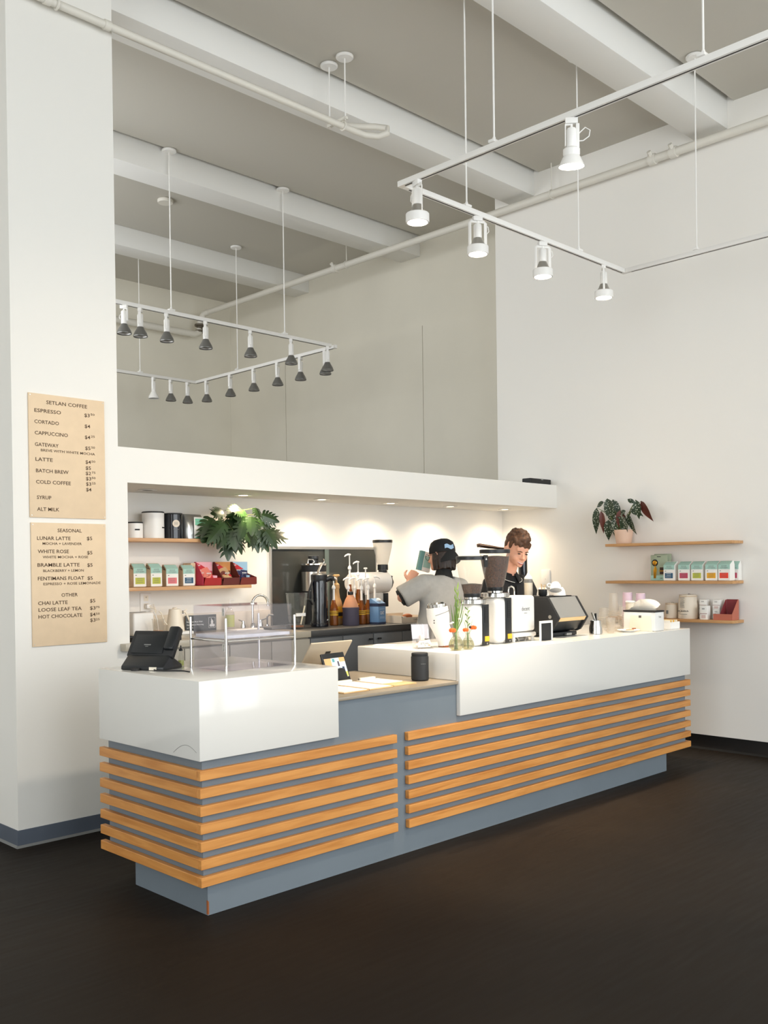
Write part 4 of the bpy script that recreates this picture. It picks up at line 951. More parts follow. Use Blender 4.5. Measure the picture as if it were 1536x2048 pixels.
# wash-your-hands sign
t = thing('notice_sign', 'dark notice with white lettering and a pictogram, behind the pastry case', 'sign', (1.60, 2.345, CZ), 0)
mat('sign_slate', (74, 78, 80), .5)
MB().box(-.135, .135, -.004, .004, 0, .118).build('plate', 'sign_slate', t, .002)
for s_, z in (('Employees Must Wash', .066), ('Hands Before Returning', .044), ('to Work', .022)): text(t, s_, -.125, -.0046, z, .0105, 'ink_white')
MB().box(.066, .124, -.0048, -.0041, .020, .022).box(.066, .124, -.0048, -.0041, .096, .098).box(.066, .068, -.0048, -.0041, .022, .096).box(.122, .124, -.0048, -.0041, .022, .096).build('border', 'ink_white', t)
MB().ell((.086, -.0045, .038), (.013, .0008, .011), 12, 6).ell((.106, -.0045, .038), (.013, .0008, .011), 12, 6).ell((.096, -.0045, .062), (.011, .0008, .018), 12, 6).ell((.090, -.0045, .084), (.004, .0008, .006), 8, 5).build('pictogram', 'ink_white', t)
# soap, faucet, sink tools
t = thing('soap_bottle', 'green labelled soap bottle with white pump beside the faucet', 'bottle', (1.83, 2.30, CZ))
MB().lathe([(.03, 0), (.033, .005), (.033, .12), (.024, .145), (.014, .155), (.014, .165)], 22).build('bottle', 'cup_plastic', t)
MB().lathe([(.0335, .02), (.0335, .11)], 22, cap0=False, cap1=False).build('label', 'soap_green', t)
MB().lathe([(.018, .166), (.018, .18), (.008, .185), (.006, .215), (.008, .217), (.008, .225)], 14).tube([(0, 0, .222), (.02, -.012, .224), (.028, -.016, .218)], .004, 6).build('pump', 'white_plastic', t)
t = thing('faucet', 'tall chrome gooseneck faucet with two levers, behind the pastry case', 'faucet', (2.03, 2.285, CZ))
pts = [(0, 0, 0), (0, 0, .19)] + [(.062 - .062 * math.cos(a), -.03 * (1 - math.cos(a)) / 2, .19 + .062 * math.sin(a)) for a in [k * PI / 8 for k in range(1, 9)]] + [(.125, -.032, .165)]
MB().tube(pts, .0095, 14).build('spout', 'chrome', t)
MB().lathe([(.022, 0), (.02, .03), (.012, .04)], 18).build('base', 'chrome', t)
for x in (-.09, .075):
    MB().lathe([(.02, 0), (.02, .02), (.013, .045), (.011, .06), (.004, .065)], 16, (x, 0, 0)).build('valve', 'chrome', t)
    MB().tube([(x, 0, .055), (x + (-.05 if x < 0 else .05), -.012, .07)], [.006, .004], 8).build('lever', 'chrome', t)
t = thing('small_tap', 'small chrome faucet tap beside the tall gooseneck', 'faucet', (2.18, 2.30, CZ))
MB().tube([(0, 0, 0), (0, 0, .075), (.01, -.01, .095), (.04, -.03, .092)], .008, 10).build('spout', 'chrome', t)
MB().lathe([(.016, 0), (.014, .02)], 14).build('base', 'chrome', t)
t = thing('folded_towel', 'pale folded towel lying on the worktop in front of the faucet', 'towel', (1.72, 1.98, CZ), .1)
MB().box(-.12, .15, -.06, .06, 0, .012).box(-.115, .145, -.055, .06, .0125, .022).build('towel', 'white_paper', t, .004)
t = thing('drain_mat', 'dark rubber drain mat on the worktop left of the blender pitcher', 'mat', (2.085, 2.08, CZ), 0)
MB().box(-.11, .035, -.10, .10, 0, .018).build('mat', 'lamp_grey', t, .004)
# clear blender pitcher
t = thing('blender_pitcher', 'clear plastic blender pitcher with a handle, left of the black airpot', 'pitcher', (2.205, 1.965, CZ))
MB().lathe([(.052, .0), (.056, .004), (.062, .04), (.072, .15), (.080, .24), (.083, .268), (.081, .268), (.07, .15), (.056, .012), (.02, .010)], 10, cap1=False).build('jug', 'clear_glass', t)
MB().tube([(.068, -.035, .22), (.108, -.055, .215), (.116, -.06, .19), (.106, -.055, .06), (.092, -.048, .03), (.056, -.03, .022)], [(.006, .010)] * 6, 8).build('handle', 'clear_glass', t)
MB().tube([(.02, -.02, .03), (.055, -.028, .17)], [(.004, .008)] * 2, 8).build('spatula', 'cream_plastic', t)
MB().lathe([(.05, .011), (.05, .02)], 18).build('coffee_rest', 'tan_wood', t)
MB().box(-.07, .02, -.078, -.07, .095, .118).build('measure_band', 'white_plastic', t)
# brewer server and airpot
t = thing('coffee_server', 'steel insulated coffee server with black bands behind the black airpot', 'coffee server', (2.635, 2.262, CZ)); t.scale.z = 1.23
MB().lathe([(.098, .0), (.102, .004), (.102, .22)], 36).build('lower_band', 'black_matte', t)
MB().lathe([(.1005, .2205), (.1005, .345)], 36).build('shell', 'steel', t)
MB().lathe([(.102, .3455), (.102, .383), (.1, .385)], 36).build('upper_band', 'black_matte', t)
MB().lathe([(.1015, .3855), (.105, .39), (.104, .398), (.08, .405), (.06, .408)], 36).build('rim', 'chrome', t)
MB().tube([(-.09, -.03, .398), (-.085, -.03, .425), (-.03, -.03, .425), (-.02, -.03, .405)], .005, 8).tube([(.09, -.02, .398), (.09, -.02, .425), (.075, -.02, .428)], .007, 8).build('bail', 'chrome', t)
MB().lathe([(.04, .4085), (.042, .425), (.038, .43)], 24).lathe([(.046, .4305), (.046, .448), (.04, .452)], 24).build('lid', 'black_plastic', t)
t = thing('airpot', 'tall glossy black airpot with a pump lever, right of the blender pitcher', 'airpot', (2.452, 1.99, CZ)); t.scale.z = 1.08
MB().lathe([(.066, 0), (.069, .004), (.069, .02), (.066, .023), (.066, .31), (.062, .33)], 36).build('body', 'black_gloss', t)
MB().lathe([(.0625, .3305), (.064, .335), (.064, .372), (.05, .380), (.02, .384)], 32).build('head', 'black_plastic', t)
MB().tube([(.03, -.03, .335), (.068, -.05, .350), (.085, -.058, .345), (.087, -.06, .325)], [.022, .024, .022, .014], 14).build('spout', 'black_plastic', t)
MB().tube([(-.01, .0, .382), (-.008, -.004, .40), (.012, -.01, .435), (.02, -.012, .448)], [(.006, .012)] * 4, 8).build('lever', 'steel', t)
MB().tube([(-.062, .0, .34), (-.10, .0, .26), (-.105, 0, .2), (-.07, 0, .16)], [(.006, .011)] * 4, 8).build('handle', 'black_plastic', t)
MB().tube([(.02, -.0665, .045), (.03, -.0635, .052), (.04, -.058, .05)], .002, 5).build('mark', 'ink_white', t)
# syrup bottles with pumps
def pump(t, z, s=1.0, m='white_plastic', rz=0.0, tall=.10, hook=True, tube_down=0):
    c, sn = math.cos(rz), math.sin(rz)
    q = tall * .52
    b = MB().lathe([(.011 * s, z), (.0095 * s, z + .004), (.0090 * s, z + q - .004), (.0145 * s, z + q), (.0150 * s, z + q + .012), (.0095 * s, z + q + .026), (.0055 * s, z + q + .03), (.0050 * s, z + tall)], 14)
    b.build('pump', m, t)
    if hook: MB().tube([(.008 * c, .008 * sn, z + tall + .004), (-.012 * c, -.012 * sn, z + tall + .006), (-.036 * c, -.036 * sn, z + tall - .002), (-.046 * c, -.046 * sn, z + tall - .012)], [(.007, .009), (.0085, .010), (.006, .007), (.004, .005)], 8).build('spout', m, t)
    else: MB().lathe([(.012, z + tall), (.016, z + tall + .003), (.016, z + tall + .010), (.01, z + tall + .013)], 14).build('button', m, t)
def syrup(label, x, y, h, fill, neck, rz, liquid='syrup_amber', tall=.10, hook=True, z0=0, r=.037):
    tall += h * .26; h *= .74
    t = thing('syrup_bottle', label, 'bottle', (x, y, CZ + z0), 0, 'syrup bottles with pumps on the back bar')
    MB().lathe([(r - .004, 0), (r, .005), (r, h * .62), (r * .8, h * .76), (.014, h * .9), (.013, h)], 22).build('glass', 'amber_glass' if liquid != 'clear' else 'clear_glass', t)
    MB().lathe([(r - .004, .004), (r - .003, .007), (r - .003, h * fill)], 20).build('syrup', liquid if liquid != 'clear' else 'syrup_amber', t)
    MB().lathe([(r + .0006, h * .40), (r + .0006, h * .58)], 22, cap0=False, cap1=False).build('label', 'label_yellow', t)
    MB().lathe([(r + .001, h * .45), (r + .001, h * .48)], 22, cap0=False, cap1=False).lathe([(r + .001, h * .52), (r + .001, h * .545)], 22, cap0=False, cap1=False).build('label_print', 'syrup_dark', t)
    pump(t, h, 1.0, 'white_plastic', rz, tall, hook)
    MB().cyl((0, 0, .02), (0, 0, h), .004, n=8).build('dip_tube', 'white_plastic', t)
syrup('amber syrup bottle with white pump right of the black airpot', 2.612, 2.0, .27, .45, 1, .3 + PI, tall=.10, r=.034)
syrup('rear tall syrup bottle whose pump rises highest', 2.862, 2.082, .43, .6, 1, -.2, 'syrup_dark', tall=.125, r=.034)
syrup('rear syrup bottle with the second highest pump', 2.93, 2.055, .375, .5, 1, -.2, tall=.12, r=.033)
syrup('syrup bottle behind the purple jug, pump curving left', 2.757, 1.988, .265, .5, 1, -.2, 'syrup_dark', tall=.10, r=.033)
syrup('syrup bottle just behind the purple jug, second white pump', 2.842, 2.008, .265, .5, 1, -.25, tall=.10, r=.033)
syrup('amber syrup bottle right of the purple jug', 2.852, 1.935, .26, .55, 1, -.2, tall=.098, r=.034)
syrup('syrup bottle with a round push button pump', 3.002, 2.042, .31, .5, 1, 0, 'clear', tall=.13, hook=False, r=.033)
syrup('syrup bottle left of the blue oat carton', 2.936, 1.946, .262, .6, 1, -.2, tall=.10, r=.034)
syrup('syrup bottle behind the blue oat carton', 3.03, 1.965, .272, .5, 1, 2.6, 'clear', tall=.10, r=.034)
t = thing('sauce_bottle', 'tan sauce bottle with a cream pump beside the black airpot', 'bottle', (2.70, 2.065, CZ)); t.scale.z = 1.17
MB().lathe([(.044, 0), (.048, .005), (.048, .13), (.04, .16), (.028, .185), (.022, .22), (.022, .245)], 22).build('bottle', 'sauce_tan', t)
MB().lathe([(.0485, .045), (.0485, .125)], 22, cap0=False, cap1=False).build('label', 'label_yellow', t)
MB().lathe([(.0492, .06), (.0492, .085)], 22, cap0=False, cap1=False).build('label_print', 'ink_black', t)
MB().lathe([(.024, .2455), (.026, .25), (.024, .275), (.012, .285), (.008, .288), (.008, .33)], 16).tube([(.028, 0, .335), (-.03, 0, .335)], [(.008, .009)] * 2, 8).build('pump', 'sauce_tan', t)
t = thing('syrup_jug', 'squat jug with peach shoulders and dark purple sleeve in front of the syrups', 'jug', (2.695, 1.895, CZ)); t.scale.z = 1.17
MB().lathe([(.062, 0), (.066, .006), (.064, .10), (.068, .118), (.066, .122)], 30).build('sleeve', 'jug_purple', t)
MB().lathe([(.063, .1225), (.058, .14), (.042, .175), (.024, .20), (.020, .205)], 28).build('shoulder', 'jug_peach', t)
MB().lathe([(.021, .2055), (.022, .21), (.022, .225), (.018, .228)], 20).build('cap', 'black_plastic', t)
t = thing('oat_carton', 'blue oat drink carton with a white cap in front of the syrups', 'carton', (2.955, 1.858, CZ), .12); t.scale.z = 1.1
MB().box(-.046, .046, -.046, .046, 0, .150).prism([(-.046, .1501), (.046, .1501), (.046, .186), (.03, .186)], -.046, .046, 'yz').build('carton', 'oat_blue', t, .001)
MB().box(-.0465, .0465, -.0468, -.0462, .128, .150).box(-.0468, -.0462, -.046, .046, .128, .150).build('top_band', 'oat_navy', t)
MB().box(-.046, .046, -.0468, -.0462, .0, .014).box(-.0468, -.0462, -.046, .046, .0, .014).build('bottom_band', 'oat_navy', t)
text(t, 'OAT', 0, -.0472, .07, .024, 'ink_white', align='CENTER', width=.05)
text(t, 'BARISTA', 0, -.0472, .105, .009, 'oat_pale', align='CENTER', width=.06)
for z in (.05, .042): MB().box(-.03, .03, -.0472, -.0469, z, z + .003).build('print', 'oat_pale', t)
MB().lathe([(.018, 0), (.018, .014), (.015, .016)], 16, T=Matrix.Translation((.0, -.008, .168)) @ Matrix.Rotation(math.radians(25), 4, 'X')).build('cap', 'white_plastic', t)
# bulk grinder
t = thing('bulk_grinder', 'white horizontal bulk grinder with a tall clear hopper beside the capped barista', 'grinder', (3.235, 2.16, CZ), -.0)
MB().box(-.10, .10, -.08, .12, 0, .02).build('base', 'white_plastic', t, .006)
MB().box(-.055, .055, -.04, .08, .0205, .24).build('pedestal', 'white_plastic', t, .012)
b = MB().tube([(-.25, .05, .325), (-.235, .05, .325), (.05, .0, .325), (.115, -.012, .325)], [.070, .088, .090, .088], 32, (0, 0, 1)); b.build('barrel', 'white_plastic', t)
MB().tube([(.1155, -.0125, .325), (.135, -.016, .325), (.145, -.018, .325)], [.068, .068, .060], 30, (0, 0, 1)).build('faceplate', 'black_plastic', t)
MB().tube([(.146, -.018, .325), (.175, -.022, .328)], [.03, .022], 14).tube([(.16, -.02, .33), (.168, -.021, .38)], [.012, .010], 8).build('dial', 'black_plastic', t)
MB().lathe([(.036, .40), (.038, .412), (.038, .43)], 24, (.085, .0, 0)).lathe([(.044, .4305), (.046, .433), (.046, .475), (.042, .478)], 24, (.085, 0, 0)).build('hopper_collar', 'black_plastic', t)
MB().lathe([(.044, .4785), (.050, .50), (.062, .55), (.078, .62), (.082, .655), (.083, .662)], 32, (.085, 0, 0), cap0=False, cap1=False).build('hopper', 'frosted_plastic', t)
MB().lathe([(.080, .6625), (.086, .664), (.086, .684), (.08, .688)], 32, (.085, 0, 0)).build('lid', 'black_plastic', t)
MB().box(.05, .10, -.05, .0, .12, .235).build('chute', 'black_plastic', t, .004)
MB().ell((.108, -.06, .30), .004, 8, 6).build('screw', 'lamp_grey', t)
# box of coffee gear next to the grinder
t = thing('tool_box', 'low pale box of coffee tools right of the oat carton', 'box', (3.21, 1.83, CZ), .0)
MB().box(-.10, .10, -.09, .09, 0, .006).box(-.10, .10, -.09, -.086, .006, .045).box(-.10, .10, .086, .09, .006, .075).box(-.10, -.096, -.086, .086, .006, .06).box(.096, .10, -.086, .086, .006, .06).build('box', 'linen', t)
MB().cyl((-.07, -.05, .03), (-.02, -.05, .03), .022, n=14).build('jar', 'black_plastic', t)
MB().ell((.03, -.03, .05), (.05, .03, .022), 12, 8).build('cloth', 'tan_wood', t)
text(t, 'CAFE', .06, -.0906, .018, .014, 'ink_grey', align='CENTER')
# thermos seen behind the barista, wall panel
t = thing('thermos', 'tall black thermos with a steel top beside the smiling barista', 'thermos', (4.98, 1.93, CZ))
MB().lathe([(.042, 0), (.044, .005), (.044, .555)], 26).build('body', 'black_gloss', t)
MB().lathe([(.044, .5555), (.044, .592), (.04, .596)], 26).build('top', 'chrome', t)
t = thing('wall_plate', 'white blank plate on the side wall behind the black machine', 'wall plate', (XR - .0005, 1.855, 1.36))
MB().box(-.012, 0, -.05, .05, 0, .175).build('plate', 'white_plastic', t, .003)
MB().ell((-.0125, 0, .085), (.001, .004, .004), 8, 5).build('screw', 'satin_steel', t)

# ================================================================== NICHE SHELVES
Z1, Z2 = SZ1 + .0005, SZ2 + .0005
def can(label, x, y, r, h, m, lid=True):
    t = thing('storage_canister', label, 'canister', (x, y, Z1))
    MB().lathe([(r - .002, 0), (r, .002), (r, h - .008)], 32).build('body', m, t)
    MB().lathe([(r + .001, h - .0075), (r + .0015, h - .006), (r + .0015, h), (r - .003, h + .002)], 32).build('rim', 'black_matte', t)
    return t
t = can('small white canister beside the pillar on the upper niche shelf', 1.012, 2.26, .056, .110, 'white_plastic'); MB().cbox((0, 0, 0), (.034, .002, .010), Matrix.Rotation(-.2, 4, 'Z') @ Matrix.Translation((0, -.0563, .058))).build('label', 'ink_black', t)
t = can('large white canister on the upper niche shelf', 1.155, 2.255, .076, .185, 'white_plastic'); MB().cbox((0, 0, 0), (.03, .002, .009), Matrix.Rotation(.55, 4, 'Z') @ Matrix.Translation((0, -.0763, .075))).build('label', 'ink_black', t)
t = can('black canister with a round white badge on the upper niche shelf', 1.310, 2.245, .066, .178, 'black_gloss')
T_ = Matrix.Rotation(-.25, 4, 'Z') @ Matrix.Translation((0, -.0668, .105)) @ Matrix.Rotation(PI / 2, 4, 'X')
MB().lathe([(.0, 0), (.026, 0), (.026, .002), (0, .002)], 24, T=T_, cap0=False, cap1=False).build('badge', 'linen', t)
MB().box(-.02, .02, -.0672, -.0662, .062, .065, Matrix.Rotation(-.25, 4, 'Z')).build('print', 'ink_grey', t)
for k in range(3): MB().box(-.014, .014, -.0695, -.0690, .098 + k * .007, .100 + k * .007, Matrix.Rotation(-.25, 4, 'Z')).build('badge_print', 'ink_grey', t)
t = thing('foil_bag', 'crumpled silver and white coffee bag with a mint label, behind the plant leaves', 'bag', (1.475, 2.255, Z1), .12)
vs = []; prof = [(0, .085, .055), (.02, .09, .058), (.09, .092, .055), (.15, .085, .03), (.178, .08, .008)]
n = 16
for z, a, b in prof:
    for k in range(n):
        q = 2 * PI * k / n; c, s_ = math.cos(q), math.sin(q)
        e = lambda v: math.copysign(abs(v) ** .45, v)
        j = random.Random(int(z * 1000) * 31 + k).uniform(-.004, .004)
        vs.append((e(c) * a + j, e(s_) * b + j, z))
mb = MB(); fs = [(i * n + k, i * n + (k + 1) % n, (i + 1) * n + (k + 1) % n, (i + 1) * n + k) for i in range(4) for k in range(n)] + [tuple(range(n))[::-1], tuple(4 * n + k for k in range(n))]
mb.add(vs, fs).build('bag', 'foil', t, sharp=60)
MB().box(-.035, .088, -.0645, -.0625, .004, .155).build('front_print', 'bag_white', t)
MB().box(-.025, .08, -.0660, -.0646, .098, .145).build('label', 'mint_dark', t)
text(t, 'GOOD CITIZEN', .028, -.0666, .118, .009, 'ink_grey', align='CENTER', width=.08)
MB().box(-.025, .08, -.0660, -.0646, .004, .012).build('stripe', 'mint_dark', t)

def bag(label, loc, rz, colour, w=.098, d=.065, h=.165, side='kraft', tie=True, grp=None, lean=0.0):
    t = thing('coffee_bag', label, 'coffee bag', loc, rz, grp)
    hb = h * .80
    hw, hd = w / 2, d / 2
    mb = MB()
    ring = lambda a, b, z, yo=0: [(-a, -b + yo, z), (a, -b + yo, z), (a, b + yo, z), (-a, b + yo, z)]
    vs = ring(hw * .96, hd * .95, 0) + ring(hw, hd, h * .06) + ring(hw, hd * .95, hb) + ring(hw * .98, hd * .30, h * .97, hd * .35) + ring(hw * .98, hd * .22, h, hd * .4)
    fs = [(0, 3, 2, 1), (16, 17, 18, 19)]
    for i in range(4):
        for k in range(4): fs.append((i * 4 + k, i * 4 + (k + 1) % 4, (i + 1) * 4 + (k + 1) % 4, (i + 1) * 4 + k))
    mb.add(vs, fs).build('body', side, t, .003, 1)
    MB().box(-hw + .001, hw - .001, -hd - .0016, -hd - .0004, .004, hb * .72).build('front', 'bag_white', t)
    MB().box(-hw + .001, hw - .001, -hd - .0016, -hd - .0004, hb * .722, hb).build('band', 'mint', t)
    MB().prism([(-hd - .0014, hb), (-hd + .0, hb), (hd * .06, h * .985), (hd * .06 - .0016, h * .985)], -hw + .001, hw - .001, 'yz').build('top_flap', 'mint', t)
    MB().box(-hw * .72, hw * .72, -hd - .0026, -hd - .0017, hb * .16, hb * .50).build('label', colour, t)
    text(t, 'GOOD', 0, -hd - .0022, hb * .885, hb * .075, 'ink_grey', align='CENTER', width=w * .46)
    text(t, 'CITIZEN', 0, -hd - .0022, hb * .775, hb * .075, 'ink_grey', align='CENTER', width=w * .62)
    MB().box(-hw * .72, -hw * .50, -hd - .0022, -hd - .0017, hb * .60, hb * .64).build('mark', 'ink_grey', t)
    for k in (.44, .34, .24): MB().box(-hw * (.45 + .1 * (k < .3)), hw * .4, -hd - .0031, -hd - .0027, hb * k, hb * (k + .018)).build('print', 'ink_white' if colour == 'navy' else 'ink_grey', t)
    if tie: MB().tube([(-hw - .002, -hd * .75, hb * .93), (-hw - .004, -hd * .2, hb * 1.12), (-hw - .004, hd * .2, hb * 1.16), (-hw - .003, hd * .0, hb * .98), (-hw - .003, -hd * .5, hb * .96)], .0018, 5).build('tie', 'dark_wood', t)
    return t
G1 = 'coffee bags on the niche shelf'
bag('coffee bag with a lime label half hidden by the pillar', (1.045, 2.285, Z2), -.05, 'lime', grp=G1)
bag('coffee bag with a lime label, second from the pillar on the niche shelf', (1.145, 2.245, Z2), .12, 'lime', grp=G1)
bag('coffee bag with a rose label on the niche shelf', (1.283, 2.255, Z2), 0, 'rose', w=.10, h=.155, grp=G1)
bag('coffee bag with a navy label on the niche shelf', (1.418, 2.250, Z2), 0, 'navy', w=.098, h=.152, grp=G1)
def choc(label, x, mats, name2, tray, brown):
    t = thing('chocolate_display', label, 'display box', (x, 2.235, Z2), 0, 'chocolate display boxes on the niche shelf')
    bgm, hill, top, acc = mats
    MB().box(-.076, .076, .052, .060, 0, .172).build('back_card', bgm, t)
    MB().prism([(-.07, -.058), (.07, -.058), (.076, .0515), (-.076, .0515)], 0, .003, 'xy').build('tray_floor', tray, t)
    MB().prism([(-.075, .003), (.072, .003), (.0755, .055), (-.060, .055)], -.062, -.058, 'xz').build('tray_front', tray, t)
    MB().prism([(-.062, .003), (.0515, .003), (.0515, .085), (-.062, .055)], .0745, .0775, 'yz').build('tray_side', tray, t)
    MB().prism([(-.058, .003), (.0515, .003), (.0515, .172), (.03, .172), (-.058, .06)], -.0795, -.0762, 'yz').build('tray_side', brown, t)
    f = lambda poly, m_, k: MB().prism(poly, .0515 - .0008 * k, .0519 - .0008 * (k - 1) - .0005, 'xz').build('print', m_, t)
    f([(-.076, .125), (.076, .105), (.076, .172), (-.076, .172)], top, 1)
    f([(-.076, .12), (-.076, .155), (-.055, .165), (-.02, .15), (.02, .128), (.04, .118), (.0, .112)], 'choc_red', 2)
    f([(-.076, .06), (-.076, .085), (-.01, .125), (.03, .135), (.07, .09), (.076, .07)], hill, 3) if hill else None
    if acc: f([(.03 * math.cos(a) + .01, .03 * math.sin(a) + .075) for a in [k * PI / 8 for k in range(16)]], acc, 4)
    for q in range(3): f([(.03 + .014 * q + .0055 * math.cos(a), .088 + .0055 * math.sin(a)) for a in [k * PI / 4 for k in range(8)]], 'ink_white', 5)
    for q in range(3): f([(.03 + .014 * q + .004 * math.cos(a), .072 + .004 * math.sin(a)) for a in [k * PI / 4 for k in range(8)]], 'ink_white', 5)
    for s_, z in name2: text(t, s_, -.062, .0470, z, .014, 'ink_white')
    text(t, 'Zuki', -.062, .0470, .143, .012, 'ink_white')
    rr = random.Random(int(x * 100))
    for k in range(9):
        T_ = Matrix.Translation((rr.uniform(-.05, .06), rr.uniform(-.04, .03), .045 + rr.uniform(0, .018))) @ Matrix.Rotation(rr.uniform(-.6, .6), 4, 'Y') @ Matrix.Rotation(rr.uniform(-.8, .8), 4, 'Z') @ Matrix.Rotation(rr.uniform(-.5, .1), 4, 'X')
        MB().box(-.025, .025, -.006, .006, -.012, .012, T_).build('bar', rr.choice([hill or bgm, top, 'choc_red', bgm]), t, .002)
choc('red and pink display box of chocolate bars next to the navy labelled bag', 1.590, ('choc_rose', 'choc_salmon', 'choc_pink', None), (('Dark', .105), ('Sea Salt', .087)), 'choc_tray', 'choc_rose')
choc('brown and tan display box of chocolate bars, middle of the three', 1.753, ('choc_brown', 'choc_tan', 'choc_orange', 'choc_brown'), (('Oat', .105), ('Milk', .087)), 'choc_tray2', 'choc_tray2')
choc('navy and sky blue display box of chocolate bars, rightmost of the three', 1.912, ('choc_navy', None, 'choc_sky', None), (('Coconut', .105), ('Milk', .087)), 'choc_tray3', 'choc_tray2')
t = thing('kraft_box', 'kraft carton standing beside the red chocolate display', 'carton', (1.487, 2.315, Z2))
MB().box(-.02, .02, -.05, .05, 0, .165).build('carton', 'kraft', t, .002)
MB().box(-.0206, .0206, -.0506, .0506, 0, .014).build('band', 'maroon', t)
for z in (.11, .13): MB().box(-.010, .010, -.0512, -.0502, z, z + .008).build('print', 'ink_grey', t)

# ================================================================== SIDE WALL SHELVES (fronts face -x)
R1, R2, R3 = [z + .0005 for z, _ in RS]
RXc = 5.15; RR = -PI / 2
t = thing('spoon_pack', 'sage boxed brass coffee scoop on the middle side shelf', 'boxed scoop', (5.16, .59, R2), RR)
MB().box(-.08, .08, -.012, .012, 0, .222).build('box', 'sage', t, .004)
MB().box(-.06, .10, .0125, .030, 0, .232).build('rear_box', 'sage', t, .004)
MB().box(-.079, .079, -.0135, -.0122, .002, .045).build('lower_band', 'mint', t)
MB().lathe([(.0, 0), (.030, 0), (.030, .001), (0, .001)], 24, T=Matrix.Translation((-.038, -.0125, .155)) @ Matrix.Rotation(PI / 2, 4, 'X'), cap0=False, cap1=False).build('cutout', 'ink_black', t)
MB().ell((-.038, -.016, .155), (.021, .006, .021), 16, 10).build('scoop', 'brass', t)
MB().prism([(-.048, .02), (-.028, .02), (-.018, .10), (-.034, .135), (-.05, .09)], -.019, -.014, 'xz').build('handle', 'brass', t, .002)
MB().box(.008, .050, -.0132, -.0122, .055, .115).build('photo', 'dark_wood', t); MB().box(.0, .055, -.0142, -.0133, .080, .088).build('photo_bar', 'brass', t)
MB().box(-.018, .018, -.0132, -.0122, .205, .210).build('print', 'ink_black', t)
MB().box(.012, .035, -.0146, -.0136, .018, .024).build('band_print', 'ink_grey', t)
G2 = 'coffee bags on the side wall shelf'
for lb_, y, c, ll in (('coffee bag with a navy label beside the boxed scoop', .458, 'navy', 0), ('coffee bag with a berry pink label on the side shelf', .322, 'berry', 0), ('coffee bag with a green label on the side shelf', .204, 'lime', 0),
                      ('coffee bag with a golden label on the side shelf', .079, 'gold', 0), ('coffee bag with a bright red label on the side shelf', -.035, 'red', 0)):
    bag(lb_, (5.125, y, R2), RR + random.uniform(-.05, .05), c, w=.104, d=.085, h=.165, side='bag_white', tie=False, grp=G2)
bag('coffee bag tucked behind the red labelled bag at the shelf end', (5.215, -.060, R2), RR, 'berry', w=.10, d=.06, h=.162, side='bag_white', tie=False, grp=G2)
# lower side shelf
def cloth_bag(label, y, r, h, dark):
    t = thing('cloth_bag', label, 'bag', (5.15, y, R3), RR)
    n = 22; vs = []; rr = random.Random(int(y * 1000) + 5)
    prof = [(0, .96), (.02, 1.03), (.3, 1.02), (.6, .98), (.85, .92), (.95, .85), (1.0, .90)]
    for f_, q in prof:
        for k in range(n):
            a = 2 * PI * k / n; j = 1 + rr.uniform(-.03, .03) + (.05 * math.sin(9 * a) if f_ > .8 else 0)
            vs.append((r * q * j * math.cos(a), r * q * j * math.sin(a), h * f_))
    fs = [(i * n + k, i * n + (k + 1) % n, (i + 1) * n + (k + 1) % n, (i + 1) * n + k) for i in range(len(prof) - 1) for k in range(n)] + [tuple(range(n))[::-1], tuple((len(prof) - 1) * n + k for k in range(n))]
    MB().add(vs, fs).build('bag', 'linen', t, sharp=60)
    MB().tube([(r * .9 * math.cos(a), r * .9 * math.sin(a), h * .93) for a in [k * PI / 10 for k in range(20)]], .003, 5, (0, 0, 1), True).build('drawstring', 'kraft', t)
    MB().tube([(0, 0, h * .99), (.01, -.01, h * 1.04), (.03, -.02, h * 1.03), (.02, 0, h)], .002, 5).build('knot', 'ink_grey', t)
    return t
t = cloth_bag('small gathered linen bag left of the larger linen bag', .475, .056, .132, 0)
MB().box(-.02, .0, -.0600, -.0575, .04, .07).build('print', 'ink_grey', t)
t = cloth_bag('large printed linen bag on the bottom side shelf', .322, .080, .205, 0)
for k in range(7): MB().box(-.03, .012 - .004 * (k % 3), -.0850, -.0835, .10 + k * .013, .104 + k * .013).build('print', 'ink_grey', t)
text(t, 'IKAWA', 0, -.0856, .062, .012, 'ink_black', align='CENTER', width=.10)
MB().box(-.035, .035, -.0850, -.0838, .04, .043).build('print', 'ink_grey', t)
def carton(label, x, y, z, h, grp='white tea cartons'):
    t = thing('tea_carton', label, 'carton', (x, y, z), RR, grp)
    MB().box(-.031, .031, -.031, .031, 0, h).build('carton', 'bag_white', t, .0015)
    MB().box(-.032, .032, -.0322, -.0312, h * .42, h * .45).box(-.0322, -.0312, -.031, .031, h * .42, h * .45).build('line', 'maroon', t)
    for q in (.8, .74): MB().box(-.014, .010, -.0320, -.0312, h * q, h * (q + .03)).build('print', 'ink_grey', t)
    for q in (.3, .24, .18, .12): MB().box(-.018, .018, -.0320, -.0312, h * q, h * (q + .02)).build('print', 'terracotta_box', t)
carton('white carton at the back left, beside the large linen bag', 5.19, .195, R3, .082); carton('white carton stacked on the back left one', 5.19, .193, R3 + .0825, .082)
carton('white carton standing in front of the stacked cartons', 5.115, .150, R3, .115)
carton('lower white carton behind the maroon display box', 5.19, .075, R3, .082); carton('upper white carton behind the maroon display box', 5.19, .075, R3 + .0825, .082)
t = thing('counter_display', 'empty maroon cardboard display box at the end of the bottom side shelf', 'display box', (5.15, -.018, R3), RR)
MB().prism([(-.085, 0), (.075, 0), (.075, .05), (-.085, .05)], -.062, -.059, 'xz').build('front', 'terracotta_box', t)
MB().prism([(-.062, 0), (.06, 0), (.06, .165), (.045, .165), (-.062, .05)], .0755, .0785, 'yz').build('side', 'terracotta_box', t)
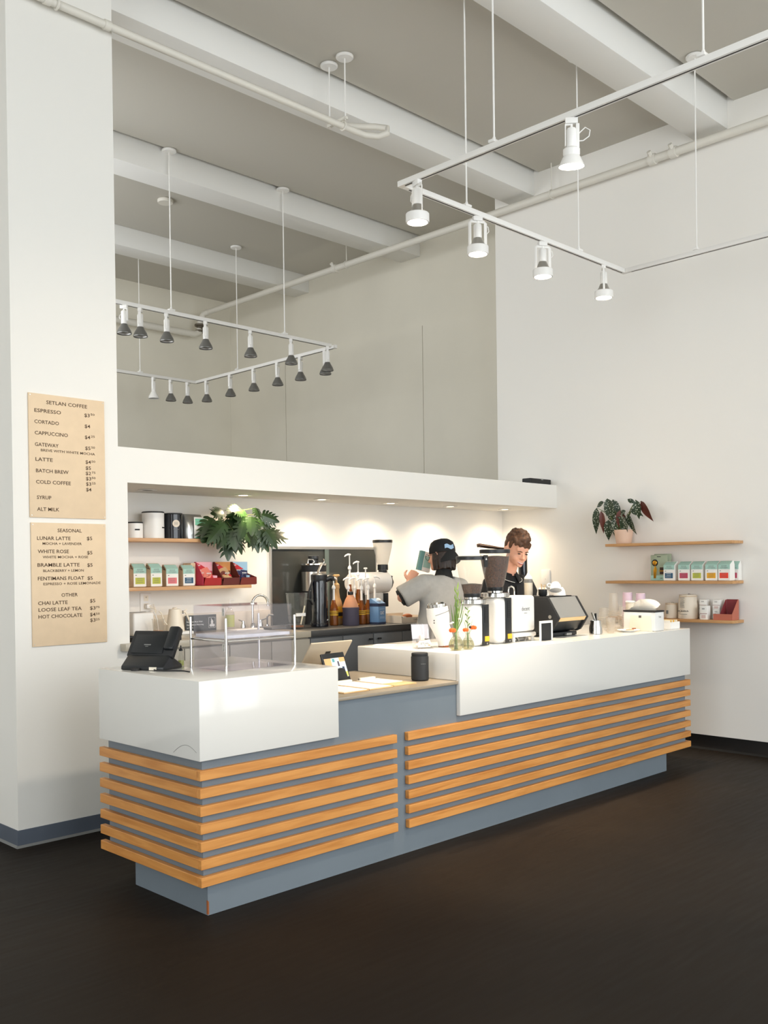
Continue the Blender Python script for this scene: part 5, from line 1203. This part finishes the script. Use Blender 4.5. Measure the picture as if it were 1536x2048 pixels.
MB().prism([(-.059, 0), (.06, 0), (.06, .165), (.045, .165), (-.059, .05)], -.0285, -.0255, 'yz').build('side', 'maroon', t)
MB().box(-.025, .075, .0605, .0635, 0, .168).build('back', 'maroon', t)
MB().prism([(-.085, -.0585), (.075, -.0585), (.075, .060), (-.025, .06)], 0, .003, 'xy').build('floor', 'maroon', t)
MB().prism([(-.085, .003), (-.083, .003), (-.083, .05), (-.085, .05)], -.0585, -.02, 'xz').build('lip', 'maroon', t)

# ================================================================== PLANTS
def leaf_split(L, W, lobes=5, droop=.35, seed=0):
    """split leaf: midrib along +y, lobes curving forward on both sides"""
    r = random.Random(seed); mb = MB()
    zf = lambda x, y: -droop * (y / L) ** 2 * L * .6 - .35 * abs(x) ** 1.3 / (W ** .3) * .6
    V = lambda x, y: (x, y, zf(x, y))
    mid = []; n = lobes * 2 + 3
    for i in range(n): mid.append(L * i / (n - 1))
    core = lambda y: W * .24 * math.sin(PI * min(1, .12 + .85 * y / L)) ** .8
    for s in (1, -1):
        for a, b in zip(mid[:-1], mid[1:]):
            vs = [V(0, a), V(s * core(a), a), V(s * core(b), b), V(0, b)]
            mb.add(vs, [(0, 1, 2, 3) if s > 0 else (3, 2, 1, 0)])
        for k in range(lobes):
            y0 = L * (.02 + .78 * k / lobes); y1 = y0 + L * .78 / lobes * .80
            ext = W * .5 * (1.0 - .12 * abs(k - lobes * .35)) * r.uniform(.9, 1.08)
            up = L * .16 * (.2 + k / lobes)
            q0, q1 = core(y0) * .96, core(y1) * .96
            p = [(q0, y0), (q1, y1), (q0 + (ext - q0) * .55, y0 + up * .45 - L * .015), (q1 + (ext - q1) * .55, y1 + up * .5), (ext * .93, y0 + up + L * .02), (ext * .97, y1 + up * .9), (ext * 1.02, (y0 + y1) / 2 + up * 1.25)]
            vs = [V(s * x, y) for x, y in p]
            f = [(0, 2, 3, 1), (2, 4, 5, 3), (4, 6, 5)]
            mb.add(vs, [q[::-1] for q in f] if s > 0 else f)
    return mb
def place(mb, T):
    mb.v = [tuple(T @ Vector(q)) for q in mb.v]; return mb
PLc = Vector((1.79, 2.265, SZ1 + .0005))
t = thing('hanging_plant', 'split leaf houseplant spilling over the end of the upper niche shelf', 'plant', PLc)
MB().lathe([(.045, 0), (.050, .003), (.062, .09), (.064, .10), (.060, .10), (.058, .088), (.02, .086)], 24, (-.05, .03, 0)).build('pot', 'white_plastic', t)
MB().lathe([(.056, .0865), (.03, .089)], 20, (-.05, .03, 0)).build('soil', 'soil', t)
# base and tip of every leaf, relative to the pot (x along the shelf, y towards the room, z up)
rnd = random.Random(11)
LV = [(-0.192, -0.105, 0.147, -0.322, -0.155, -0.012), (-0.138, -0.135, 0.183, -0.26, -0.185, 0.183), (-0.141, -0.165, 0.109, -0.314, -0.215, -0.028), (-0.059, -0.105, 0.034, -0.101, -0.155, -0.151), (-0.013, -0.135, 0.05, 0.009, -0.185, -0.107), (-0.066, -0.165, 0.064, -0.08, -0.215, -0.083), (0.162, -0.105, 0.103, 0.177, -0.155, -0.095), (0.205, -0.135, 0.071, 0.252, -0.185, -0.089), (0.236, -0.165, 0.065, 0.314, -0.215, -0.065), (0.256, -0.105, 0.077, 0.472, -0.155, 0.022), (0.221, -0.135, 0.183, 0.355, -0.185, 0.137), (0.145, -0.165, 0.233, 0.142, -0.215, 0.167), (0.045, -0.105, 0.232, -0.098, -0.155, 0.179), (0.094, -0.135, 0.169, -0.06, -0.185, 0.163), (0.098, -0.165, 0.167, 0.071, -0.215, 0.028), (0.005, -0.105, 0.163, -0.092, -0.155, 0.006), (-0.096, -0.135, 0.06, -0.212, -0.185, -0.065), (0.038, -0.165, 0.129, -0.04, -0.215, -0.016), (0.216, -0.105, 0.137, 0.302, -0.155, 0.095), (-0.17, -0.135, 0.125, -0.125, -0.185, 0.056), (0.128, -0.165, 0.036, 0.043, -0.215, -0.056), (-0.194, -0.105, 0.064, -0.319, -0.155, -0.02), (0.042, -0.135, 0.203, -0.078, -0.185, 0.213), (0.037, -0.165, 0.066, 0.056, -0.215, -0.03), (0.043, -0.105, 0.105, -0.085, -0.155, 0.048), (0.126, -0.135, 0.143, 0.174, -0.185, 0.115), (-0.146, -0.165, 0.192, -0.256, -0.215, 0.201)]
for i, q in enumerate(LV):
    start, tip = Vector(q[:3]), Vector(q[3:]); d = tip - start; L = max(.10, d.length); d.normalize()
    # midrib along d, face turned to the room (-y) and a little up
    nrm = Vector((rnd.uniform(-.45, .2), -1, rnd.uniform(.1, .6))); nrm = (nrm - d * nrm.dot(d)).normalized()
    xa = d.cross(nrm).normalized()
    T = Matrix(((xa.x, d.x, nrm.x, start.x), (xa.y, d.y, nrm.y, start.y), (xa.z, d.z, nrm.z, start.z), (0, 0, 0, 1)))
    place(leaf_split(L * 1.02, min(L, .17) * rnd.uniform(.80, 1.0), 5, .18, i), T).build('leaf', 'leaf_green', t, sharp=180, recalc=False)
    o_ = Vector((-.05 + rnd.uniform(-.02, .02), .02, .09)); m_ = (o_ + start) / 2 + Vector((0, -.02, .05))
    MB().tube([o_, m_, start], [.003, .0025, .002], 5).build('stalk', 'stalk', t)

def leaf_wing(L, W, seed=0):
    r = random.Random(seed); mb = MB(); n = 9; k = 4; vs = []
    for i in range(n):
        u = i / (n - 1); w = W * .5 * (math.sin(PI * u ** .75) ** .8) * (1 if u < .5 else (1 - ((u - .5) * 2) ** 2 * .55)) + .001
        for j in range(-k, k + 1):
            x = w * j / k * (1.15 if j < 0 else .85)
            vs.append((x, L * u, -.55 * L * u ** 2 * .55 + .25 * abs(x)))
    c = 2 * k + 1
    fs = [(i * c + j, i * c + j + 1, (i + 1) * c + j + 1, (i + 1) * c + j) for i in range(n - 1) for j in range(c - 1)]
    return mb.add(vs, fs)
PBc = Vector((5.150, .935, R1))
t = thing('spotted_plant', 'spotted begonia in a pale pink pot on the top side shelf', 'plant', PBc, RR)
MB().lathe([(.062, 0), (.066, .003), (.082, .10), (.084, .125), (.080, .125), (.078, .11), (.02, .108)], 28).build('pot', 'pot_pink', t)
MB().lathe([(.076, .1085), (.04, .111)], 24).build('soil', 'soil', t)
BG = [(-.23, .33, 262, .24, .07), (-.19, .30, 275, .20, .05), (-.12, .41, 278, .24, .10), (-.09, .40, 290, .20, .07), (-.13, .22, 265, .19, .08), (-.06, .24, 272, .22, .10), (.0, .30, 268, .19, .08), (.03, .25, 275, .18, .09), (.08, .26, 280, .19, .07),
      (.11, .30, 330, .12, .06), (.17, .38, 275, .17, .07), (.20, .37, 290, .20, .08), (.06, .29, 200, .10, .05), (-.04, .28, 320, .14, .06), (.13, .36, 150, .09, .04), (-.16, .38, 200, .10, .05)]
for i, (dx, dz, rot, L, W) in enumerate(BG):
    a = math.radians(rot); d = Vector((math.cos(a), 0, math.sin(a))); start = Vector((dx, -.03 - .05 * rnd.random(), dz))
    nrm = Vector((rnd.uniform(-.5, .5), -1, .4)); nrm = (nrm - d * nrm.dot(d)).normalized(); xa = d.cross(nrm).normalized()
    T = Matrix(((xa.x, d.x, nrm.x, start.x), (xa.y, d.y, nrm.y, start.y), (xa.z, d.z, nrm.z, start.z), (0, 0, 0, 1)))
    lf_ = leaf_wing(L, W, i)
    if i % 5 == 1: lf_.f = [q[::-1] for q in lf_.f]
    place(lf_, T).build('leaf', 'begonia_leaf', t, sharp=180, recalc=False)
    o_ = Vector((rnd.uniform(-.03, .03), rnd.uniform(-.03, .03), .10)); m_ = (o_ + start) / 2 + Vector((0, 0, .06))
    MB().tube([o_, m_, start], [.0035, .003, .002], 5).build('stalk', 'stalk', t)

# ================================================================== PEOPLE
def hand(mb, wrist, d, nrm, curl=.5, s=1.0, left=True):
    """palm with five separate fingers; d = pointing direction, nrm = back of the hand"""
    d = Vector(d).normalized(); nrm = Vector(nrm); nrm = (nrm - d * nrm.dot(d)).normalized(); sd = d.cross(nrm) * (1 if left else -1)
    w = Vector(wrist)
    mb.tube([w, w + d * .03 * s, w + d * .075 * s, w + d * .095 * s], [(.016 * s, .024 * s), (.016 * s, .036 * s), (.014 * s, .041 * s), (.010 * s, .038 * s)], 12, nrm)
    for k, L in enumerate((.068, .078, .072, .056)):
        base = w + d * .085 * s + sd * (.030 - .020 * k) * s
        p = [base]; dd = d.copy()
        for q, f in ((0.4, .42), (.9, .32), (1.2, .26)):
            dd = (d * math.cos(curl * q) - nrm * math.sin(curl * q)).normalized(); p.append(p[-1] + dd * L * f * s)
        mb.tube(p, [.0092 * s, .0088 * s, .0082 * s, .0065 * s], 8)
    b = w + d * .03 * s + sd * .032 * s
    p = [b, b + (d * .6 + sd * .7) * .032 * s, b + (d * .9 + sd * .65 - nrm * .3) * .055 * s, b + (d * 1.3 + sd * .5 - nrm * .5) * .068 * s]
    mb.tube(p, [.013 * s, .0115 * s, .0098 * s, .0075 * s], 8)
def head_shape(mb, T, ears=True):
    e = lambda c, r, n=16, m=12: mb.ell(T @ Vector(c), r, n, m, T.to_3x3().to_4x4())
    e((0, .014, .128), (.076, .096, .098)); e((0, -.022, .075), (.064, .074, .080)); e((0, -.048, .030), (.044, .046, .034)); e((0, -.080, .006), (.024, .018, .017))
    e((.034, -.052, .058), (.028, .032, .034)); e((-.034, -.052, .058), (.028, .032, .034)); e((0, -.070, .125), (.052, .026, .034)); e((0, -.083, .108), (.048, .014, .010))
    mb.tube([T @ Vector(q) for q in ((0, -.090, .104), (0, -.103, .082), (0, -.114, .064), (0, -.098, .055))], [.008, .010, .014, .010], 10)
    e((.012, -.096, .060), (.009, .010, .007)); e((-.012, -.096, .060), (.009, .010, .007))
    mb.tube([T @ Vector(q) for q in ((-.022, -.086, .034), (0, -.096, .036), (.022, -.086, .034))], [.006, .008, .006], 8)
    mb.tube([T @ Vector(q) for q in ((-.018, -.084, .024), (0, -.094, .022), (.018, -.084, .024))], [.006, .009, .006], 8)
    if ears:
        for s in (-1, 1):
            e((s * .080, .014, .085), (.008, .019, .030), 10, 8); mb.tube([T @ Vector(q) for q in ((s * .077, .0, .106), (s * .088, .012, .112), (s * .091, .028, .098), (s * .087, .030, .078), (s * .078, .010, .058))], .006, 6)
def legs(mb, x=.095, knee=(.0, -.01)):
    for s in (-1, 1):
        mb.tube([(s * x, .0, .95), (s * x, -.005, .75), (s * x, knee[1], .50), (s * (x + .005), .02, .28), (s * (x + .01), .025, .085)], [(.085, .095), (.075, .085), (.056, .060), (.052, .056), (.036, .040)], 16, (1, 0, 0))
        mb.tube([(s * (x + .01), .06, .045), (s * (x + .012), .0, .050), (s * (x + .015), -.09, .032), (s * (x + .015), -.16, .022)], [(.034, .035), (.045, .042), (.028, .046), (.016, .034)], 12, (0, 0, 1))

# ---- smiling barista in a black polo, facing the counter and looking down
t = thing('person', 'person in a black polo shirt with short brown hair, looking down smiling behind the grinders', 'person', (3.715, 1.115, 0), -.26)
TH = Matrix.Translation((0, -.055, 1.606)) @ Matrix.Rotation(math.radians(-6), 4, 'Z') @ Matrix.Rotation(math.radians(20), 4, 'X') @ Matrix.Rotation(math.radians(5), 4, 'Y') @ Matrix.Diagonal((1.10, 1.10, 1.10, 1))
b = MB(); head_shape(b, TH)
b.tube([(0, .03, 1.46), (0, .0, 1.54), TH @ Vector((0, .02, .06))], [(.066, .060), (.058, .055), (.058, .056)], 18, (1, 0, 0))
b.tube([(0, .01, .90), (0, .01, 1.10), (0, .012, 1.30), (0, .02, 1.44), (0, .02, 1.49)], [(.15, .10), (.135, .095), (.16, .10), (.155, .075), (.07, .05)], 20, (1, 0, 0))
legs(b)
for s in (-1, 1):
    sh, el, wr_ = Vector((s * .185, .02, 1.445)), Vector((s * .265, -.03, 1.19)), Vector((s * .15, -.24, 1.235))
    b.tube([sh + Vector((-s * .05, 0, .01)), sh, (sh + el) / 2, el, (el * .6 + wr_ * .4), wr_], [.045, .050, .046, .039, .038, .027], 14)
    hand(b, wr_, (-s * .35, -1, .05), (0, 0, 1), .7, 1.0, s < 0)
remeshed('body', b, 'skin', t, .006, 2, .5)
# shirt
b = MB()
b.tube([(0, .012, .86), (0, .012, .92), (0, .012, 1.10), (0, .012, 1.30), (0, .02, 1.42), (0, .022, 1.475), (0, .02, 1.505)], [(.178, .118), (.18, .12), (.168, .115), (.19, .122), (.188, .102), (.115, .085), (.070, .066)], 26, (1, 0, 0))
for s in (-1, 1):
    sh, el = Vector((s * .175, .02, 1.435)), Vector((s * .262, -.025, 1.215))
    b.tube([sh + Vector((-s * .07, 0, .02)), sh, sh * .6 + el * .4, sh * .12 + el * .88], [.058, .068, .068, .066], 18)
    b.ell(sh + Vector((-s * .005, 0, .005)), (.06, .062, .055), 14, 10)
remeshed('shirt', b, 'shirt_black', t, .008, 4, .5)
b = MB(); n = 20
def colr(a0, a1, r0, r1, z0, z1, fr):
    vs = []; k = 16
    for i in range(k + 1):
        a = a0 + (a1 - a0) * i / k; c, sn = math.cos(a), math.sin(a); dip = -.028 * max(0, -sn) ** 2
        vs += [(c * r0, .015 + sn * r0 * .95, z0 + dip), (c * (r0 + .004), .015 + sn * (r0 + .004), z0 + .004 + dip), (c * (r1 + .006), .012 + sn * (r1 + .006) - .012 * max(0, -sn), z1 + dip * 1.4), (c * r1, .012 + sn * r1 - .012 * max(0, -sn), z1 - .004 + dip * 1.4)]
    fs = []
    for i in range(k):
        for j in range(4): fs.append((i * 4 + j, i * 4 + (j + 1) % 4, (i + 1) * 4 + (j + 1) % 4, (i + 1) * 4 + j))
    fs += [(3, 2, 1, 0), (k * 4, k * 4 + 1, k * 4 + 2, k * 4 + 3)]
    return MB().add(vs, fs)
co = colr(-PI / 2 + .22, 3 * PI / 2 - .22, .064, .098, 1.535, 1.478, 1).build('collar', 'shirt_black', t)
pts = [(math.cos(a) * .1045, .012 + math.sin(a) * .1045 - .012 * max(0, -math.sin(a)), 1.4815 - .039 * max(0, -math.sin(a)) ** 2) for a in [-PI / 2 + .22 + (2 * PI - .44) * k / 24 for k in range(25)]]
MB().tube(pts, .0016, 5).build('collar_stripe', 'ink_white', co)
MB().box(-.014, .014, -.1135, -.108, 1.30, 1.425).build('placket', 'cap_black', t, .002)
b = MB()
b.tube([(0, .012, .88), (0, .012, .94)], [(.172, .114), (.170, .112)], 24, (1, 0, 0))
for s in (-1, 1): b.tube([(s * .09, .005, .93), (s * .097, .0, .75), (s * .098, -.008, .50), (s * .10, .018, .28), (s * .105, .022, .07)], [(.092, .105), (.088, .098), (.072, .076), (.066, .070), (.062, .068)], 18, (1, 0, 0))
remeshed('trousers', b, 'trouser', t, .011, 3, .5)
for s in (-1, 1): remeshed('shoe', MB().tube([(s * .105, .085, .045), (s * .107, .0, .055), (s * .11, -.10, .036), (s * .11, -.185, .026)], [(.040, .042), (.052, .050), (.034, .054), (.022, .040)], 14, (0, 0, 1)), 'shoe', t, .007, 2)
# hair: short sides, wavy top falling to the forehead
b = MB(); rr = random.Random(4); e = lambda c, r: b.ell(TH @ Vector(c), r, 10, 8, TH.to_3x3().to_4x4())
e((0, .024, .160), (.078, .098, .076)); e((0, .066, .120), (.068, .052, .065)); e((0, -.04, .190), (.062, .058, .036))
for k in range(90):
    a = rr.uniform(0, 2 * PI); q = rr.uniform(.2, 1); x = math.cos(a) * .070 * q; y = .005 + math.sin(a) * .092 * q
    z = .160 + .076 * math.sqrt(max(0, 1 - q * q)) + rr.uniform(-.004, .012)
    e((x, y, z), (rr.uniform(.010, .017), rr.uniform(.012, .022), rr.uniform(.009, .015)))
for k in range(26):
    x = -.066 + .132 * k / 25; e((x, -.082 + .030 * (x / .066) ** 2 + rr.uniform(-.006, .004), .158 + rr.uniform(-.012, .014) - .010 * (x / .066)), (.012, .012, .020))
for s in (-1, 1): e((s * .072, -.014, .135), (.008, .022, .030)); e((s * .070, .040, .118), (.010, .024, .038))
remeshed('hair', b, 'hair_brown', t, .005, 2, .4)
TL = TH
for s in (-1, 1):
    MB().ell(TL @ Vector((s * .031, -.0885, .092)), (.013, .006, .0045), 12, 8, TL.to_3x3().to_4x4()).build('eye', 'hair_dark', t)
    MB().tube([TL @ Vector(q) for q in ((s * .013, -.096, .108), (s * .030, -.0975, .112), (s * .048, -.086, .107))], [.003, .0038, .002], 6).build('eyebrow', 'hair_brown', t)
MB().tube([TL @ Vector(q) for q in ((-.027, -.088, .033), (-.012, -.101, .0285), (0, -.104, .0275), (.012, -.101, .0285), (.027, -.088, .033))], [.001, .0024, .0026, .0024, .001], 8).build('teeth', 'white_plastic', t)
MB().tube([TL @ Vector(q) for q in ((-.026, -.088, .030), (-.012, -.101, .021), (0, -.105, .019), (.012, -.101, .021), (.026, -.088, .030))], [.002, .004, .0048, .004, .002], 8).build('lips', 'lips', t)

# ---- barista in a grey tee and a backwards black cap, seen from behind
t = thing('person', 'person seen from behind in a loose grey tee and backwards black cap', 'person', (3.135, 1.335, 0), PI - .10)
TH = Matrix.Translation((-.035, -.025, 1.570)) @ Matrix.Rotation(math.radians(14), 4, 'Z') @ Matrix.Rotation(math.radians(8), 4, 'X') @ Matrix.Rotation(math.radians(-6), 4, 'Y')
b = MB(); head_shape(b, TH)
b.tube([(-.01, .03, 1.43), (-.02, .01, 1.50), TH @ Vector((0, .02, .06))], [(.058, .054), (.050, .050), (.050, .050)], 16, (1, 0, 0))
b.tube([(0, .01, .90), (0, .01, 1.10), (0, .012, 1.28), (0, .02, 1.40), (0, .02, 1.46)], [(.15, .10), (.13, .09), (.145, .095), (.14, .075), (.06, .05)], 20, (1, 0, 0))
legs(b, .09)
LS, LE, LW = Vector((.175, .01, 1.445)), Vector((.335, -.085, 1.345)), Vector((.125, -.235, 1.455))
RS_, RE, RW = Vector((-.175, .02, 1.42)), Vector((-.275, -.10, 1.22)), Vector((-.135, -.25, 1.40))
for (a, q, w_, lf) in ((LS, LE, LW, True), (RS_, RE, RW, False)):
    b.tube([a * .8 + Vector((0, 0, .3)), a, (a + q) / 2, q, q * .55 + w_ * .45, w_], [.040, .044, .042, .037, .036, .025], 14)
hand(b, LW, (-.60, -.10, .75), (.45, .55, .35), .9, 1.0, False); hand(b, RW, (.35, -.2, .85), (-.6, .5, 0), .9, 1.0, True)
remeshed('body', b, 'skin', t, .006, 2, .5)
b = MB()
b.tube([(.02, .015, .90), (.02, .015, .96), (.012, .02, 1.10), (0, .02, 1.24), (0, .018, 1.34), (0, .022, 1.42), (-.005, .022, 1.468), (-.012, .018, 1.495)], [(.272, .172), (.268, .170), (.236, .154), (.212, .140), (.208, .128), (.192, .104), (.118, .082), (.076, .066)], 28, (1, 0, 0))
b.tube([LS + Vector((-.09, 0, .01)), LS, LS * .45 + LE * .55, LS * .02 + LE * .98], [.066, .084, .088, .090], 20)
b.tube([RS_ + Vector((.09, 0, .02)), RS_, RS_ * .45 + RE * .55, RS_ * .02 + RE * .98], [.066, .080, .086, .088], 20)
b.ell(LS, (.085, .078, .070), 14, 10); b.ell(RS_, (.085, .078, .070), 14, 10)
for k, (x0, x1) in enumerate(((.10, .17), (.02, .05), (-.08, -.12), (.19, .24))):   # cloth folds hanging down the back
    b.tube([(x0 * .7, .085, 1.36), (x0, .138, 1.2), (x1, .160, 1.02), (x1 * 1.05, .170, .92)], [.010, .016, .022, .024], 8)
remeshed('tee', b, 'shirt_grey', t, .009, 5, .5)
MB().tube([(-.10, .158, 1.295), (-.085, .160, 1.30), (-.075, .160, 1.297)], [.002, .003, .002], 6).build('tee_mark', 'ink_black', t)
q = (LE - LS).normalized(); MB().tube([LE - q * .012, LE + q * .010], [.068, .064], 18).build('sleeve_shade', 'cap_black', t)  # black disc painted as the shaded inside of the sleeve
MB().tube([(-.012, .018, 1.475), (-.02, .012, 1.515), (-.026, .005, 1.545)], [(.082, .074), (.070, .066), (.062, .058)], 22, (1, 0, 0)).build('undershirt', 'cap_black', t)
b = MB()
for s in (-1, 1): b.tube([(s * .09, .005, .98), (s * .094, .0, .75), (s * .095, -.008, .50), (s * .098, .018, .28), (s * .10, .022, .07)], [(.095, .11), (.09, .10), (.074, .078), (.07, .074), (.066, .072)], 18, (1, 0, 0))
b.tube([(0, .012, .88), (0, .012, .99)], [(.17, .118), (.16, .112)], 24, (1, 0, 0))
remeshed('trousers', b, 'trouser', t, .011, 3, .5)
for s in (-1, 1): remeshed('shoe', MB().tube([(s * .10, .085, .045), (s * .102, .0, .055), (s * .105, -.10, .036), (s * .105, -.175, .026)], [(.040, .042), (.052, .050), (.034, .054), (.022, .040)], 14, (0, 0, 1)), 'shoe', t, .007, 2)
b = MB(); rr = random.Random(9)
b.ell(TH @ Vector((0, .045, .085)), (.080, .070, .085), 16, 12); b.ell(TH @ Vector((0, .050, .02)), (.070, .050, .055), 14, 10)
for k in range(80):
    a = rr.uniform(-.5, PI + .5); x = math.cos(a) * .082; y = .02 + math.sin(a) * .085
    p0 = TH @ Vector((x, y, .11)); p1 = TH @ Vector((x * 1.02, y * 1.0, .05)); p2 = TH @ Vector((x * rr.uniform(.95, 1.12), y * rr.uniform(.9, 1.05), rr.uniform(-.03, .0)))
    b.tube([p0, p1, p2], [.014, .017, .008], 6)
remeshed('hair', b, 'hair_dark', t, .005, 1, .4)
b = MB(); b.lathe([(.099, 0), (.103, .012), (.101, .045), (.088, .082), (.060, .104), (.025, .113), (.004, .114)], 30, T=TH @ Matrix.Translation((0, .014, .112)) @ Matrix.Diagonal((.90, 1.06, 1, 1)))
cp = b.build('cap', 'cap_black', t)
for k in range(6):
    a = k * PI / 3 + .3
    MB().tube([TH @ Matrix.Translation((0, .014, .112)) @ Vector((math.cos(a) * r_ * .90, math.sin(a) * r_ * 1.06, z)) for r_, z in ((.1035, .012), (.1015, .045), (.0885, .0825), (.0605, .1045), (.02, .114))], .0012, 5).build('seam', 'black_matte', cp)
MB().ell(TH @ Vector((0, .014, .227)), (.007, .007, .004), 8, 6).build('button', 'cap_black', cp)
vs = []; k = 14; Tb = TH @ Matrix.Translation((0, .014, .112))
for i in range(k + 1):
    a = math.radians(22 + 136 * i / k); c, sn = math.cos(a), math.sin(a); arch = -.020 * (c ** 2)
    for rin, zz in ((.098, .010), (.122, -.022), (.140, -.068)):
        ext = 1 if rin < .1 else (1 - .20 * c * c)
        vs += [tuple(Tb @ Vector((c * rin * .92 * ext, sn * rin * 1.05 * ext, zz + arch))), tuple(Tb @ Vector((c * rin * .92 * ext, sn * rin * 1.05 * ext, zz + arch - .004)))]
fs = []
for i in range(k):
    for j in range(2):
        A = i * 6 + j * 2; B_ = A + 6
        fs += [(A, A + 2, B_ + 2, B_), (A + 1, B_ + 1, B_ + 3, A + 3)]
    A = i * 6 + 4; fs.append((A, A + 1, A + 7, A + 6)); A = i * 6; fs.append((A, A + 6, A + 7, A + 1))
MB().add(vs, fs).build('visor', 'cap_black', cp)
Tp = Tb @ Matrix.Rotation(math.radians(-22), 4, 'Z')
vs = []
for i in range(9):
    a = math.radians(90 - 26 + 52 * i / 8); o_ = .006 * math.sin(i * 1.0)
    vs += [tuple(Tp @ Vector((math.cos(a) * .1055 * .92, math.sin(a) * .1055 * 1.06, .018 + o_))), tuple(Tp @ Vector((math.cos(a) * .1020 * .92, math.sin(a) * .1020 * 1.06, .050 + o_)))]
MB().add(vs, [(2 * i, 2 * i + 2, 2 * i + 3, 2 * i + 1) for i in range(8)]).build('patch', 'cap_patch', cp)
for s in (-1, 1):
    MB().tube([TH @ Vector((s * .034 + .025 * math.cos(a), -.106, .094 + .023 * math.sin(a))) for a in [k * PI / 9 for k in range(18)]], .0018, 6, None, True).build('glasses_rim', 'black_plastic', t)
    MB().tube([TH @ Vector((s * .058, -.104, .098)), TH @ Vector((s * .080, -.06, .098)), TH @ Vector((s * .083, .02, .095))], .0016, 6).build('glasses_arm', 'black_plastic', t)
MB().tube([TH @ Vector((-.010, -.107, .098)), TH @ Vector((.010, -.107, .098))], .0016, 6).build('glasses_bridge', 'black_plastic', t)
MB().ell(TH @ Vector((.078, -.004, .058)), (.004, .006, .004), 8, 6).build('earring', 'satin_steel', t)
# the book being read
t = thing('held_box', 'teal and white box held up in front of the capped barista', 'box', (3.155, 1.545, 1.545), PI - .35)
Tk = Matrix.Rotation(math.radians(-14), 4, 'Y')
MB().box(-.055, .055, -.016, .016, .0, .155, Tk).build('box', 'white_paper', t, .002)
MB().box(.020, .0556, -.0166, .0166, .0005, .1555, Tk).build('side_band', 'teal_book', t)
MB().box(-.05, .015, .0162, .0168, .03, .12, Tk).build('print', 'mint', t)
